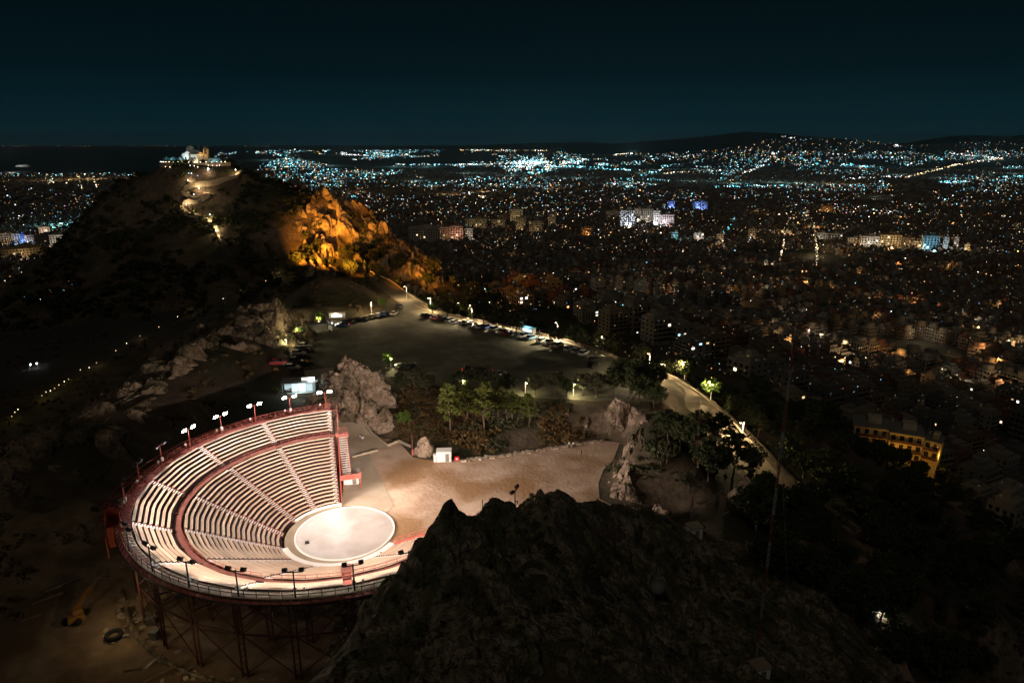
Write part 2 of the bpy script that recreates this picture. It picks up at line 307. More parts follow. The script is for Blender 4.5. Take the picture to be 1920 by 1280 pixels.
# ------------------------------------------------------------------ the lie of the land
TC = np.array([-30.3, 107.6])                          # centre of the theatre
AISLE = [106.5 + 25.65 * k for k in range(10)]         # aisle bearings, degrees
def city_z(x, y):
    d = np.hypot(np.asarray(x, float) + 80, np.asarray(y, float) - 250)
    z = np.interp(d, [0, 165, 205, 260, 340, 500, 900, 1500, 2500, 7000], [0, -18, -36, -60, -82, -104, -128, -142, -148, -148])
    far = np.hypot(x, y); az = np.asarray(x, float) / np.maximum(np.asarray(y, float), 1)      # foothills that carry lights, north-west and west of the city
    f = np.clip((far - 7500) / 6000, 0, 1) * np.clip((az - 0.12) / 0.25, 0, 1)
    return z + f * f * 330 * (0.75 + 0.25 * np.sin(az * 19))
CP = [(560,1300,58),(590,1275,62),(615,1240,63),(640,1205,64),(670,1160,65),(700,1118,66),(728,1090,67),(755,1066,68),(772,1040,69),(790,1022,70),(812,992,71),(835,970,72),(848,964,73),(860,965,73),(870,972,73),(882,982,74),
      (898,976,75),(915,966,76),(930,967,76.5),(950,970,77),(968,962,78),(985,950,80),(1003,942,82),(1025,940,83),(1048,941,84),(1068,950,85),(1095,947,86),(1120,948,88),(1160,958,92),(1200,958,95),(1250,964,98),(1300,988,100),
      (750,1180,62),(850,1280,52),(850,1100,65),(950,1050,70),(1000,1180,60),(1050,1280,54),(1150,1050,78),(1150,1200,62),(1250,1280,58),(1230,1150,75),(1300,1060,88),(1400,1100,84),(1415,1240,68),
      (1500,1280,70),(1500,1080,98),(1600,1200,88),(1650,1155,104),(1700,1280,90),(1690,1240,98),(1900,1280,104),(1900,1100,140),(1750,1000,160),
      # ridge west of the theatre and the valley behind it
      (490,567,222),(430,600,208),(400,607,200),(300,655,185),(240,700,168),(180,755,150),(110,800,137),(50,840,125),(0,880,115),
      (520,522,320),(450,552,300),(300,620,285),(150,680,255),(30,740,225),(605,512,270),(560,545,262),(660,525,275),(700,548,280),(640,570,255),
      # the summit hill: near face, skyline, floodlit cliff
      (500,470,345),(400,460,345),(300,500,330),(200,560,300),(100,600,300),(600,500,340),(680,530,335),(740,550,330),(430,400,372),(330,400,375),(240,440,365),
      (300,318,400),(340,307,402),(370,305,402),(430,312,405),(460,326,405),(520,345,400),(560,355,398),(230,340,410),(180,385,405),(140,440,400),(60,500,380),(0,550,360),
      (560,440,352),(580,400,362),(612,362,374),(650,388,374),(690,405,373),(730,440,366),(760,470,361),(785,498,354),(800,522,350),(815,550,345),(640,470,352),(700,500,349)]
WP = [(0,20,2),(-20,30,5),(30,30,5),(80,40,-10),(-48,72,-1.8),(-60,80,-1.5),(-66,100,-0.5),(-38,68,-2),(-30,66,-1),(-80,70,-3),(-70,60,-4),(-45,58,-3),(-28,55,3),(-100,60,-4),
      (-75,120,3),(-70,140,6),(-60,150,7),(-85,110,5),(-62,170,9),(-75,190,12),
      (-10,262,-6),(20,232,-9),(45,206,-11),(62,184,-13),(0,285,-16),(82,150,-18),(68,126,-15),(92,108,-19),(-20,280,-4),(100,180,-22),(120,150,-26),(110,215,-26),
      (30,141,7),(37,147,6),(30,129,6),(40,126,3),(46,139,1),(36,115,2),(50,120,-3),(60,105,-7)]
pts = [at(*c) for c in CP] + [np.array(w, float) for w in WP]
for c in CP[:32]:                                       # the crag drops steeply to the theatre and the yard behind its crest
    p = at(*c); pts.append(np.array([p[0] * 1.03, p[1] + 9, p[2] * 0.30])); pts.append(np.array([p[0] * 1.06, p[1] + 17, -1.0 if p[0] < 18 else p[2] * 0.1 - 2]))
for px, py, Y in CP[:54]: pass
for i in range(len(CP)):
    if CP[i][:2] in ((490,567),(430,600),(300,655),(180,755),(50,840)):
        p = at(*CP[i]); pts.append(np.array([p[0] * 1.14, p[1] * 1.14, p[2] - 22]))
    if CP[i][:2] in ((300,318),(370,305),(460,326),(560,355),(230,340),(140,440),(60,500),(0,550),(650,388),(730,440),(785,498)):
        p = at(*CP[i]); pts.append(np.array([p[0] * 1.15, p[1] + 75, p[2] - 62])); pts.append(np.array([p[0] * 1.3, p[1] + 190, city_z(p[0] * 1.3, p[1] + 190)]))
pts = np.array(pts)
ring = [(x, y) for x in (-620, -480, -340) for y in (40, 160, 280, 420, 560, 700)] + [(x, y) for x in (-200, -60, 80, 200, 320, 460) for y in (640, 760)] + [(x, y) for x in (170, 260, 380, 520) for y in (40, 140, 220, 320, 420, 520)] + [(x, y) for x in (30, 100) for y in (330, 420, 520)] + [(x, -60) for x in (-300, -100, 100, 300)]
pts = np.vstack([pts, [(x, y, float(city_z(x, y))) for x, y in ring]])
keep = [0]                                              # drop near-duplicates so the interpolation stays well behaved
for i in range(1, len(pts)):
    if np.min(np.hypot(*(pts[keep, :2] - pts[i, :2]).T)) > 0.8: keep.append(i)
pts = pts[keep]; res = pts[:, 2] - city_z(pts[:, 0], pts[:, 1])
Dm = np.hypot(pts[:, None, 0] - pts[None, :, 0], pts[:, None, 1] - pts[None, :, 1])
n_ = len(pts); A = np.zeros((n_ + 1, n_ + 1)); A[:n_, :n_] = -Dm - np.eye(n_) * 0.3; A[n_, :n_] = 1; A[:n_, n_] = 1
sol = np.linalg.solve(A, np.r_[res, 0.0]); WR = sol[:n_]; W0 = sol[n_]

def P2(lst, z): return [tuple(atz(px, py, z)[:2]) for px, py in lst]
YARD = P2([(640,945),(652,860),(668,812),(700,818),(745,826),(775,858),(815,864),(900,858),(1000,845),(1130,826),(1162,830),(1150,862),(1132,880),(1122,905),(1124,935)], 0) + [(24, 112), (17, 102), (8, 96), (-4, 96), (-19, 101)]
CARP = P2([(585,690),(560,668),(545,640),(600,608),(650,600),(745,582),(752,566),(770,572),(820,592),(900,608),(980,625),(1050,642),(1110,660),(1140,672),(1190,700),(1225,716),(1222,745),(1120,752),(1000,745),(880,735),(760,712),(690,700)], 6)
def seg_poly_dist(x, y, poly):                          # distance outside a polygon, zero inside
    P = np.array(poly); d = np.full(x.shape, 1e9); ins = np.zeros(x.shape, bool); n = len(P)
    for i in range(n):
        a = P[i]; b = P[(i + 1) % n]; ab = b - a; t = np.clip(((x - a[0]) * ab[0] + (y - a[1]) * ab[1]) / (ab @ ab + 1e-9), 0, 1)
        d = np.minimum(d, np.hypot(x - a[0] - t * ab[0], y - a[1] - t * ab[1]))
        c = (a[1] > y) != (b[1] > y)
        with np.errstate(divide='ignore', invalid='ignore'): xi = (b[0] - a[0]) * (y - a[1]) / (b[1] - a[1] + 1e-12) + a[0]
        ins ^= c & (x < xi)
    return np.where(ins, 0, d)
ROADS = {'down': ([(27, 189, 6), (35, 183, 5.6), (42, 176, 4.6), (47.5, 166, 2.4), (52.5, 157, -1.2), (56.0, 149, -4.6), (58.5, 142.5, -7)], 3.9),
         'up': ([(-33, 250, 6), (-43.5, 271, 6.0), (-50, 284, 6.4), (-58, 300, 7.4), (-70, 316, 8.5)], 4.0),
         'ramp': ([(-54, 182, 6), (-50, 170, 6), (-45.5, 160.5, 5), (-41.5, 152.5, 2.9), (-37, 146.5, 1.0), (-32, 141, 0.0)], 4.2)}
def line_dist(x, y, pl):
    P = np.array(pl, float); bd = np.full(x.shape, 1e9); bz = np.zeros(x.shape)
    for a, b in zip(P[:-1], P[1:]):
        ab = b - a; t = np.clip(((x - a[0]) * ab[0] + (y - a[1]) * ab[1]) / (ab[:2] @ ab[:2]), 0, 1)
        d = np.hypot(x - a[0] - t * ab[0], y - a[1] - t * ab[1]); m = d < bd; bd = np.where(m, d, bd); bz = np.where(m, a[2] + t * ab[2], bz)
    return bd, bz
def sstep(t): t = np.clip(t, 0, 1); return t * t * (3 - 2 * t)
SUMMIT = at(370, 305, 404)
def land(x, y, rough=True):
    x = np.atleast_1d(np.asarray(x, float)); y = np.atleast_1d(np.asarray(y, float)); shp = x.shape; x = x.ravel(); y = y.ravel()
    z = city_z(x, y); near = (np.abs(x) < 640) & (y < 860) & (y > -100)
    xs, ys = x[near], y[near]; r = np.full(xs.shape, W0)
    for i in range(n_): r -= WR[i] * np.hypot(xs - pts[i, 0], ys - pts[i, 1])
    edge = np.clip((620 - np.abs(xs)) / 120, 0, 1) * np.clip((840 - ys) / 120, 0, 1)
    zz = z[near] + r * edge
    if rough:
        hill = np.clip((r + 5) / 14, 0.25, 1.0)
        zz = zz + edge * hill * (1.3 * fbm(xs / 16, ys / 16, 0, 4) + 1.0 * fbm(xs / 9, ys / 9, 5, 4, True) * np.clip(vnoise(xs / 40, ys / 40, 9) + 0.6, 0, 1))
    d = np.hypot(xs - SUMMIT[0], ys - SUMMIT[1]); w = sstep((26 - d) / 14); zz = zz * (1 - w) + (SUMMIT[2] - 0.6) * w
    for pl, hw in ROADS.values():
        d, rz = line_dist(xs, ys, pl); w = sstep(1 - (d - hw - 1.8) / 6.0); zz = zz * (1 - w) + rz * w
    d = seg_poly_dist(xs, ys, CARP); w = sstep(1 - (d - 1.8) / 7.0); zz = zz * (1 - w) + 6 * w
    d = seg_poly_dist(xs, ys, YARD); w = sstep(1 - (d - 1.2) / 5.0); zz = zz * (1 - w) + 0 * w
    rr = np.hypot(xs - TC[0], ys - TC[1]); ang = np.degrees(np.arctan2(ys - TC[1], xs - TC[0])) % 360
    w = sstep((36.5 - rr) / 3.0) * ((ang > 104) & (ang < 342))
    tgt = np.minimum(np.maximum(zz, -1.9), np.clip((rr - 15) * 0.16, 0, 3.2) * (ang < 215) - 1.6 * np.clip((rr - 13) / 6, 0, 1) * (ang >= 215) - 0.25)
    zz = zz * (1 - w) + tgt * w
    z[near] = zz
    return z.reshape(shp)
def lz(x, y): return float(land([x], [y])[0])

# ------------------------------------------------------------------ terrain: one sheet from under the camera to the horizon
def axis(lo, hi, step, far_lo, far_hi, g=1.16):
    a = list(np.arange(lo, hi + 1e-6, step)); s = step
    while a[-1] < far_hi: s *= g; a.append(a[-1] + s)
    s = step
    while a[0] > far_lo: s *= g; a.insert(0, a[0] - s)
    return np.array(a)
gx = axis(-215, 150, 1.7, -46000, 52000); gy = axis(46, 330, 1.7, -400, 56000)
gy = np.sort(np.concatenate([gy[gy <= 330], np.arange(332, 425, 2.2), axis(427, 430, 3, 426, 56000)[1:]]))
GX, GY = np.meshgrid(gx, gy); GZ = land(GX, GY)
coast_y = 5200.0
def sea_mask(x, y): return (y > 5300 + 500 * np.sin(x / 1700.0)) & (x < -0.43 * y + 500 * np.sin(y / 2300.0) + np.clip(y - 16000, 0, 9000) * .35)
GZ = np.where(sea_mask(GX, GY), -178.0, GZ)
def grid_mesh(name, X, Y, Z, mats, mi=None, smooth=True):
    h, w = X.shape; V = np.stack([X, Y, Z], -1).reshape(-1, 3); i = np.arange(h * w).reshape(h, w)
    F = np.stack([i[:-1, :-1], i[:-1, 1:], i[1:, 1:], i[1:, :-1]], -1).reshape(-1, 4)
    me = bpy.data.meshes.new(name); me.vertices.add(len(V)); me.vertices.foreach_set('co', V.ravel()); me.loops.add(len(F) * 4); me.loops.foreach_set('vertex_index', F.ravel().astype(np.int32))
    me.polygons.add(len(F)); me.polygons.foreach_set('loop_start', np.arange(0, len(F) * 4, 4, dtype=np.int32))
    for m in mats: me.materials.append(m)
    if mi is not None: me.polygons.foreach_set('material_index', np.asarray(mi, np.int32).ravel())
    me.polygons.foreach_set('use_smooth', np.full(len(F), smooth)); me.update(calc_edges=True); me.validate(); return me
cxm = (GX[:-1, :-1] + GX[1:, 1:]) / 2; cym = (GY[:-1, :-1] + GY[1:, 1:]) / 2
hillm = (land(cxm, cym, False) - city_z(cxm, cym) > 4) | (np.hypot(cxm + 40, cym - 160) < 150)
mi = np.where(hillm, 0, 1)
ground = tag(ob('ground', grid_mesh('ground', GX, GY, GZ, [MT['hill'], MT['city']], mi)), kind='structure')
seab = MB(); seab.add([(-60000, 4200, -168), (20000, 4200, -168), (40000, 70000, -168), (-60000, 70000, -168)], [(0, 1, 2, 3)])
struct('sea', seab, MT['sea'])

# yard, apron, car park and roads lie as thin sheets on the shaped land
def sheet(name, poly, z, mat, thick=0.35):
    mb = MB(); mb.prism([tuple(p) for p in poly], z - thick, z); return struct(name, mb, mat)
sheet('yard', YARD, 0.05, MT['sand'])
APRON = [tuple(atz(px, py, 0)[:2]) for px, py in [(640, 946), (645, 900), (650, 850), (660, 812), (682, 826), (700, 868), (706, 878), (738, 948), (724, 962), (690, 953)]]
sheet('apron', APRON, 0.10, MT['concrete'])
sheet('car_park', CARP, 6.06, MT['asphalt'])
def strip(name, pl, hw, mat, lift=0.08, sub=6):
    P = np.array(pl, float); t = np.linspace(0, len(P) - 1, (len(P) - 1) * sub + 1); Q = np.stack([np.interp(t, range(len(P)), P[:, k]) for k in range(3)], -1)
    T = np.gradient(Q[:, :2], axis=0); T /= np.linalg.norm(T, axis=1)[:, None]; N = np.c_[-T[:, 1], T[:, 0]]
    Lf = np.c_[Q[:, :2] + N * hw, Q[:, 2] + lift]; Rt = np.c_[Q[:, :2] - N * hw, Q[:, 2] + lift]; n = len(Q); mb = MB()
    V = np.vstack([Lf, Rt, Lf - (0, 0, .5), Rt - (0, 0, .5)])
    F = []
    for i in range(n - 1): F += [(n + i, n + i + 1, i + 1, i), (i, i + 1, 2 * n + i + 1, 2 * n + i), (n + i + 1, n + i, 3 * n + i, 3 * n + i + 1)]
    mb.add(V, F); struct(name, mb, mat, smooth=False); return Lf, Rt
rdL, rdR = strip('road', ROADS['down'][0], ROADS['down'][1], MT['roadc'], 0.075)
upL, upR = strip('road', ROADS['up'][0], ROADS['up'][1], MT['roadc'], 0.085)
raL, raR = strip('ramp', ROADS['ramp'][0], ROADS['ramp'][1], MT['concrete'], 0.12)

DX, DY = np.meshgrid(np.arange(-96, -22, 0.8), np.arange(58, 116, 0.8)); DZ = land(DX, DY); dr_ = np.hypot(DX - TC[0], DY - TC[1])
dm_ = (fbm(DX / 14, DY / 14, 6, 3) * 9 + np.minimum(np.minimum(DX + 96, 116 - DY), 20) > 5) & ~((DX > -40) & (DY > 72) & (dr_ < 20))
tag(ob('building_ground', grid_mesh('building_ground', DX, DY, DZ + np.where(dm_, .10, -.5) + .06 * fbm(DX / 1.6, DY / 1.6, 3, 3), [MT['dirt']])), kind='structure')
# ------------------------------------------------------------------ far mountains
def mountains(name, lst, Y, base=-150, thick=2600, seed=0):
    xs = np.array([at(px, py, Y)[0] for px, py in lst]); zs = np.array([at(px, py, Y)[2] for px, py in lst])
    X = np.linspace(xs[0], xs[-1], 160); top = np.interp(X, xs, zs); top = top + (np.maximum(top, 0) * 0.05 + 8) * fbm(X / 1500, X * 0 + seed, 0, 4)
    V = np.linspace(-1, 1, 15); XX, TT = np.meshgrid(X, V); ZZ = base + (top[None, :] - base) * (1 - np.abs(TT) ** 1.2) * (1 + 0.0 * XX); YY = Y + TT * thick
    ZZ = ZZ + 30 * fbm(XX / 900, YY / 900, seed, 4) * (1 - np.abs(TT)) * (np.abs(TT) > 0.05)
    return tag(ob(name, grid_mesh(name, XX, YY, ZZ, [MT['mount']])), kind='structure')
mountains('mountain', [(1050, 275), (1150, 270), (1260, 262), (1330, 255), (1400, 247), (1450, 249), (1500, 255), (1560, 265), (1640, 272), (1760, 282)], 16500, seed=1)
mountains('mountain', [(1560, 285), (1660, 275), (1720, 266), (1780, 256), (1840, 254), (1880, 257), (1960, 250), (2100, 245)], 15000, seed=2)
mountains('mountain', [(760, 276), (900, 272), (1000, 268), (1100, 266), (1200, 272), (1320, 278)], 30000, thick=3000, seed=3)

# ------------------------------------------------------------------ the theatre
def pol(r, a, z=0.0): return np.array([r * math.cos(R(a)), r * math.sin(R(a)), z])
theatre = thing('amphitheatre', 'open-air steel amphitheatre with curved cream benches on red framing, floodlit', 'amphitheatre', (TC[0], TC[1], 0))
NL, NU = 19, 7
def row_low(i): return 10.75 + 0.755 * i, 0.62 + 0.418 * i            # front radius, seat height
def row_up(i): return 26.75 + 0.755 * i, 8.95 + 0.418 * i
def arc(a0, a1, n=7):
    # each wedge is two nearly straight runs with a soft bend between them
    t = np.linspace(0, 1, n); return a0 + (a1 - a0) * t
def ring_strip(mb, angs, r0, r1, z0, z1, mi=0, rfun=None):           # solid ring segment between two radii and two heights
    V = []
    for a in angs:
        k = rfun(a) if rfun else 1.0
        V += [pol(r0 * k, a, z0), pol(r1 * k, a, z0), pol(r1 * k, a, z1), pol(r0 * k, a, z1)]
    n = len(angs); F = []
    for i in range(n - 1):
        b, c = 4 * i, 4 * i + 4
        F += [(b, c, c + 1, b + 1), (b + 1, c + 1, c + 2, b + 2), (b + 2, c + 2, c + 3, b + 3), (b + 3, c + 3, c, b)]
    F += [(0, 1, 2, 3), (4 * n - 1, 4 * n - 2, 4 * n - 3, 4 * n - 4)]
    mb.add(V, F, mi)
AW = 0.62                                                             # half width of an aisle
def wedge_fun(a0, a1):                                                # chord flattening: straight runs either side of a soft bend
    mid = (a0 + a1) / 2; h = (a1 - a0) / 2
    def f(a):
        u = abs(a - mid) / h; s = math.cos(R(h / 2)) / math.cos(R((u - 0.5) * h)); s = s * 1.0 + 0.0
        return 1 + (s - 1) * min(1, u / 0.22) * 0.85
    return f
for w in range(9):
    a0, a1 = AISLE[w], AISLE[w + 1]; wf = wedge_fun(a0, a1)
    riser = MB(); tread = MB()
    for rows, fn in ((NL, row_low), (NU, row_up)):
        for i in range(rows):
            r, z = fn(i); da = math.degrees(AW / r); angs = arc(a0 + da, a1 - da, 8)
            mb = MB()
            ring_strip(mb, angs, r, r + 0.215, z - 0.065, z, 0, wf); ring_strip(mb, angs, r + 0.235, r + 0.45, z - 0.065, z + 0.004, 0, wf)
            mb.build('bench', MT['bench'], theatre)
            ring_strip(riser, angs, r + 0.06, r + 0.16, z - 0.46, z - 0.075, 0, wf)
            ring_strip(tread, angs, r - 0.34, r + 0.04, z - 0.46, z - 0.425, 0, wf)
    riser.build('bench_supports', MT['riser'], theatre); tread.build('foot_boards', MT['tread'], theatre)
# aisle stairs: two pale steps to each row, red stringers
for k, a in enumerate(AISLE):
    off = 0.0
    red = k == 7                                                       # one flight is decked over in red
    if k == 0: off = -AW * 0.9
    if k == 9: off = AW * 0.9
    ca = np.array([-math.sin(R(a)), math.cos(R(a)), 0.0]); base = ca * (-off)
    for rows, fn in ((NL, row_low), (NU, row_up)):
        st = MB(); sg = MB()
        for i in range(rows):
            r, z = fn(i)
            for j, (dr, dz) in enumerate(((-0.36, -0.40), (0.02, -0.19))):
                c = pol(r + dr + 0.17, a, z + dz) + base; st.box(c, (0.30, 2 * AW * (0.86 if j else 0.60), 0.05), R(a))
        r0, z0 = fn(0); r1, z1 = fn(rows - 1)
        for s in (-1, 1):
            p = pol(r0 - 0.4, a, z0 - 0.52) + base + ca * s * AW * 0.95; q = pol(r1 + 0.5, a, z1 - 0.12) + base + ca * s * AW * 0.95; sg.beam(p, q, 0.07, 0.16)
        so = st.build('stair', MT['redfloor'] if red else MT['step'], theatre); so['kind'] = 'stuff'; sg.build('stringer', MT['redsteel'], so)
    if red:
        dk = MB(); p = pol(10.6, a, 0.66); q = pol(24.3, a, 8.35)
        dk.beam(p, q, 1.5, 0.06); dk.build('stair_deck', MT['redfloor'], theatre)
# cross walkway between the tiers, its rail, and the rim walkway
def walk(name, r0, r1, z, a0, a1, mat):
    mb = MB(); ring_strip(mb, np.linspace(a0, a1, 80), r0, r1, z - 0.12, z); return mb.build(name, mat, theatre)
A0, A9 = AISLE[0] - 1.5, AISLE[9] + 1.5
walk('cross_walkway', 25.15, 26.35, 8.16, A0, A9, MT['walkred'])
walk('rim_walkway', 31.85, 33.3, 11.30, A0, 212, MT['redsteel']); walk('rim_walkway', 31.85, 33.3, 11.30, 212.05, A9, MT['bench'])
def rail(name, r, z, a0, a1, n, h, mat, bars=(1.0, 0.5), w=0.05, lean=0.0):   # posts and bars of one run of railing
    mb = MB(); angs = np.linspace(a0, a1, n + 1)
    for a in angs: mb.beam(pol(r, a, z), pol(r + lean, a, z + h), w, w)
    for b in bars:
        for a, c in zip(angs[:-1], angs[1:]): mb.beam(pol(r + lean * b, a, z + h * b), pol(r + lean * b, c, z + h * b), w, w)
    return mb.build(name, mat, theatre)
for w in range(9):
    g = 1.6
    rail('railing', 25.2, 8.17, AISLE[w] + g, AISLE[w + 1] - g, 6, 0.95, MT['redsteel'])
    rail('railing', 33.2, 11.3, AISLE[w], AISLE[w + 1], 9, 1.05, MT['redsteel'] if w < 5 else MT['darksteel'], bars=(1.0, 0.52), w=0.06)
    # the face under the cross walkway
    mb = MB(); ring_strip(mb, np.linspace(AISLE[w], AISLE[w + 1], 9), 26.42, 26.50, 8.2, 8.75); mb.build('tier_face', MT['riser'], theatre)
    # zig-zag lattice below the rim rail
    zz = MB(); aa = np.linspace(AISLE[w], AISLE[w + 1], 15)
    for i, (x, y) in enumerate(zip(aa[:-1], aa[1:])):
        m = (x + y) / 2; zz.beam(pol(32.0, m, 11.34), pol(33.1, x, 12.2), 0.05, 0.05); zz.beam(pol(32.0, m, 11.34), pol(33.1, y, 12.2), 0.05, 0.05)
    zz.build('lattice', MT['redsteel'], theatre)
# outer gallery: ring beam hung outside the rim on raking struts
ringo = MB(); ringl = MB()
oa = np.linspace(AISLE[0] - 1, 205, 60)
for x, y in zip(oa[:-1], oa[1:]): ringo.beam(pol(36.6, x, 11.1), pol(36.6, y, 11.1), 0.12, 0.12); ringl.beam(pol(36.6, x, 10.0), pol(36.6, y, 10.0), 0.08, 0.08)
ringo.build('outer_ring', MT['redsteel'], theatre); ringl.build('lower_ring', MT['redsteel'], theatre)
for a in np.arange(AISLE[0], 205, 1.25):
    beam_ob('strut', pol(33.3, a, 11.1), pol(36.6, a + 0.25, 11.1 if int(a * 4) % 3 else 10.0), 0.07, 0.09, MT['redsteel'] if int(a * 7) % 3 else MT['darksteel'], theatre)
# near side: red deck outside the rail and the dark fascia under it
walk('gallery_deck', 33.36, 33.95, 10.9, 208, A9, MT['redfloor'])
walk('fascia', 33.97, 34.1, 10.94, 206, A9, MT['blacksteel'])
for a in np.arange(207, A9, 2.2): beam_ob('gallery_bracket', pol(33.35, a, 11.25), pol(33.9, a + 1.1, 10.9), 0.06, 0.06, MT['darksteel'], theatre)
# red sheet-steel stair cabin on the west rim
for i, (a, wd, h0, h1) in enumerate(((203.5, 3.6, 8.6, 12.4), (209.5, 3.2, 7.4, 10.8))):
    mb = MB(); c = pol(35.2, a, (h0 + h1) / 2); mb.box(c, (0.12, wd, h1 - h0), R(a)); mb.box(pol(34.3, a - 2.8, (h0 + h1) / 2), (1.8, 0.12, h1 - h0), R(a)); mb.build('wall_panel', M('red_sheet_%d' % i, (0.42, 0.07, 0.035), (0.50, 0.10, 0.05), 0.5, 0.6), theatre)
# steelwork under the rows: columns, ring beams, diagonal braces
def ground_at(r, a): p = pol(r, a); return lz(p[0] + TC[0], p[1] + TC[1])
cols = list(np.arange(AISLE[0], AISLE[9] + 1, 12.825))
for i, a in enumerate(cols):
    gz = ground_at(32.4, a)
    for r, top in ((32.6, 11.2), (25.6, 7.9)):
        z0 = ground_at(r, a) - 0.4
        c = MB()
        for s in (-0.38, 0.38):
            ca = np.array([-math.sin(R(a)), math.cos(R(a)), 0.0]) * s; c.beam(pol(r, a, z0) + ca, pol(r, a, top) + ca, 0.18, 0.18)
        for zz in np.arange(z0 + 0.8, top, 0.95): c.beam(pol(r, a, zz) - pol(0, 0) + np.array([-math.sin(R(a)), math.cos(R(a)), 0]) * -0.38, pol(r, a, zz + 0.5) + np.array([-math.sin(R(a)), math.cos(R(a)), 0]) * 0.38, 0.07, 0.07)
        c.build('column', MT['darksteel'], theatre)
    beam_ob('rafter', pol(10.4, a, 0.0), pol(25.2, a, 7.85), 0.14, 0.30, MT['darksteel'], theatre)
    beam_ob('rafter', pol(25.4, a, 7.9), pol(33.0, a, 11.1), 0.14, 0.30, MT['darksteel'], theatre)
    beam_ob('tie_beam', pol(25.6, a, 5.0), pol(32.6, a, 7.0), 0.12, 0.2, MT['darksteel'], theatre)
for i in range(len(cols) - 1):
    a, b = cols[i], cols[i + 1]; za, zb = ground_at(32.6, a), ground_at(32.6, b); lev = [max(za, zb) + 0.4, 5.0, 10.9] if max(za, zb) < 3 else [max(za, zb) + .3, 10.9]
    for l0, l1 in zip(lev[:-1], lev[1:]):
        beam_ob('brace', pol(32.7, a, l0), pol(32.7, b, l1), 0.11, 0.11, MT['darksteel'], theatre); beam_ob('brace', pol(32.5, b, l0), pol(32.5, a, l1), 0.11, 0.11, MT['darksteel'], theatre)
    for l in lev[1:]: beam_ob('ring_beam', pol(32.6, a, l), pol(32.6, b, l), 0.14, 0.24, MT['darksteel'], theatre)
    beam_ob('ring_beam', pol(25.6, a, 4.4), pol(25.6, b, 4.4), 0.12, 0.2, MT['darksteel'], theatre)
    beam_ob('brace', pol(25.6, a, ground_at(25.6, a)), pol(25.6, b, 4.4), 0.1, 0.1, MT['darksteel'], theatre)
# railing that closes the south-east end of the rows, stepping up with them
er = MB(); a = A9 + 0.6
for t in np.linspace(0, 1, 15): p = pol(10.4 + 14.8 * t, a, 0.3 + 7.8 * t); er.beam(p, p + (0, 0, 1.0), 0.05)
for h in (1.0, 0.5, 0.0): er.beam(pol(10.4, a, 0.3 + h), pol(25.2, a, 8.1 + h), 0.06, 0.06 if h else 0.35)
for t in np.linspace(0, 1, 9): p = pol(26.6 + 6.4 * t, a, 8.6 + 2.7 * t); er.beam(p, p + (0, 0, 1.0), 0.05)
for h in (1.0, 0.5, 0.0): er.beam(pol(26.6, a, 8.6 + h), pol(33.0, a, 11.3 + h), 0.06, 0.06 if h else 0.35)
er.build('end_railing', MT['redsteel'], theatre)
er = MB(); a = A0 - 0.8
for h in (1.0, 0.5): er.beam(pol(10.4, a, 0.5 + h), pol(25.0, a, 8.1 + h), 0.05, 0.05); er.beam(pol(26.4, a, 8.5 + h), pol(33.0, a, 11.3 + h), 0.06, 0.06)
for t in np.linspace(0, 1, 15): p = pol(10.4 + 14.6 * t, a, 0.5 + 7.6 * t); er.beam(p, p + (0, 0, 1.0), 0.045)
for t in np.linspace(0, 1, 8): p = pol(26.4 + 6.6 * t, a, 8.5 + 2.8 * t); er.beam(p, p + (0, 0, 1.0), 0.05)
er.build('end_railing', MT['redsteel'], theatre)
er = MB(); er.beam(pol(10.4, a - 0.2, 0.2), pol(25.2, a - 0.2, 7.9), 0.10, 0.4); er.beam(pol(25.6, a - 0.2, 8.0), pol(33.0, a - 0.2, 11.2), 0.10, 0.4); er.build('end_beam', MT['redsteel'], theatre)

# orchestra floor, its pale rim and the curved concrete kerb under the first row
stg = thing('orchestra_floor', 'round pale orchestra stage at the foot of the benches', 'stage', (TC[0] + 0.45, TC[1] + 0.25, 0))
mb = MB(); mb.lathe([(0.01, 0.30), (8.45, 0.30)], 72); mb.build('floor_disc', MT['stage'], stg)
mb = MB(); mb.lathe([(8.45, 0.296), (8.5, 0.33), (8.75, 0.33), (8.78, 0.06)], 72); mb.build('rim', MT['stagewhite'], stg)
gut = thing('orchestra_gutter', 'curved beige concrete walk around the stage below the first row', 'walkway', (TC[0], TC[1], 0))
mb = MB(); ring_strip(mb, np.linspace(AISLE[0], AISLE[9] + 1, 70), 8.3, 9.9, -0.3, 0.16); mb.build('walk', MT['concrete'], gut)
mb = MB(); ring_strip(mb, np.linspace(AISLE[0] - 2, AISLE[2], 24), 9.93, 10.5, -0.3, 0.42); ring_strip(mb, np.linspace(AISLE[4] + 1.5, AISLE[9] + 2, 50), 9.55, 10.55, -0.3, 0.42); mb.build('kerb', MT['stagewhite'], gut)
spk = MB(); spk.box((0, 0, 0.2), (0.75, 0.5, 0.4), 0.3, taper=0.85); spk.box((0, -0.02, 0.42), (0.5, 0.3, 0.04), 0.3); p = atz(576, 1018, 0.3)
o = spk.build('stage_monitor', MT['blacksteel']); o.location = p; tag(o, 'small black monitor speaker lying on the round stage', 'speaker')

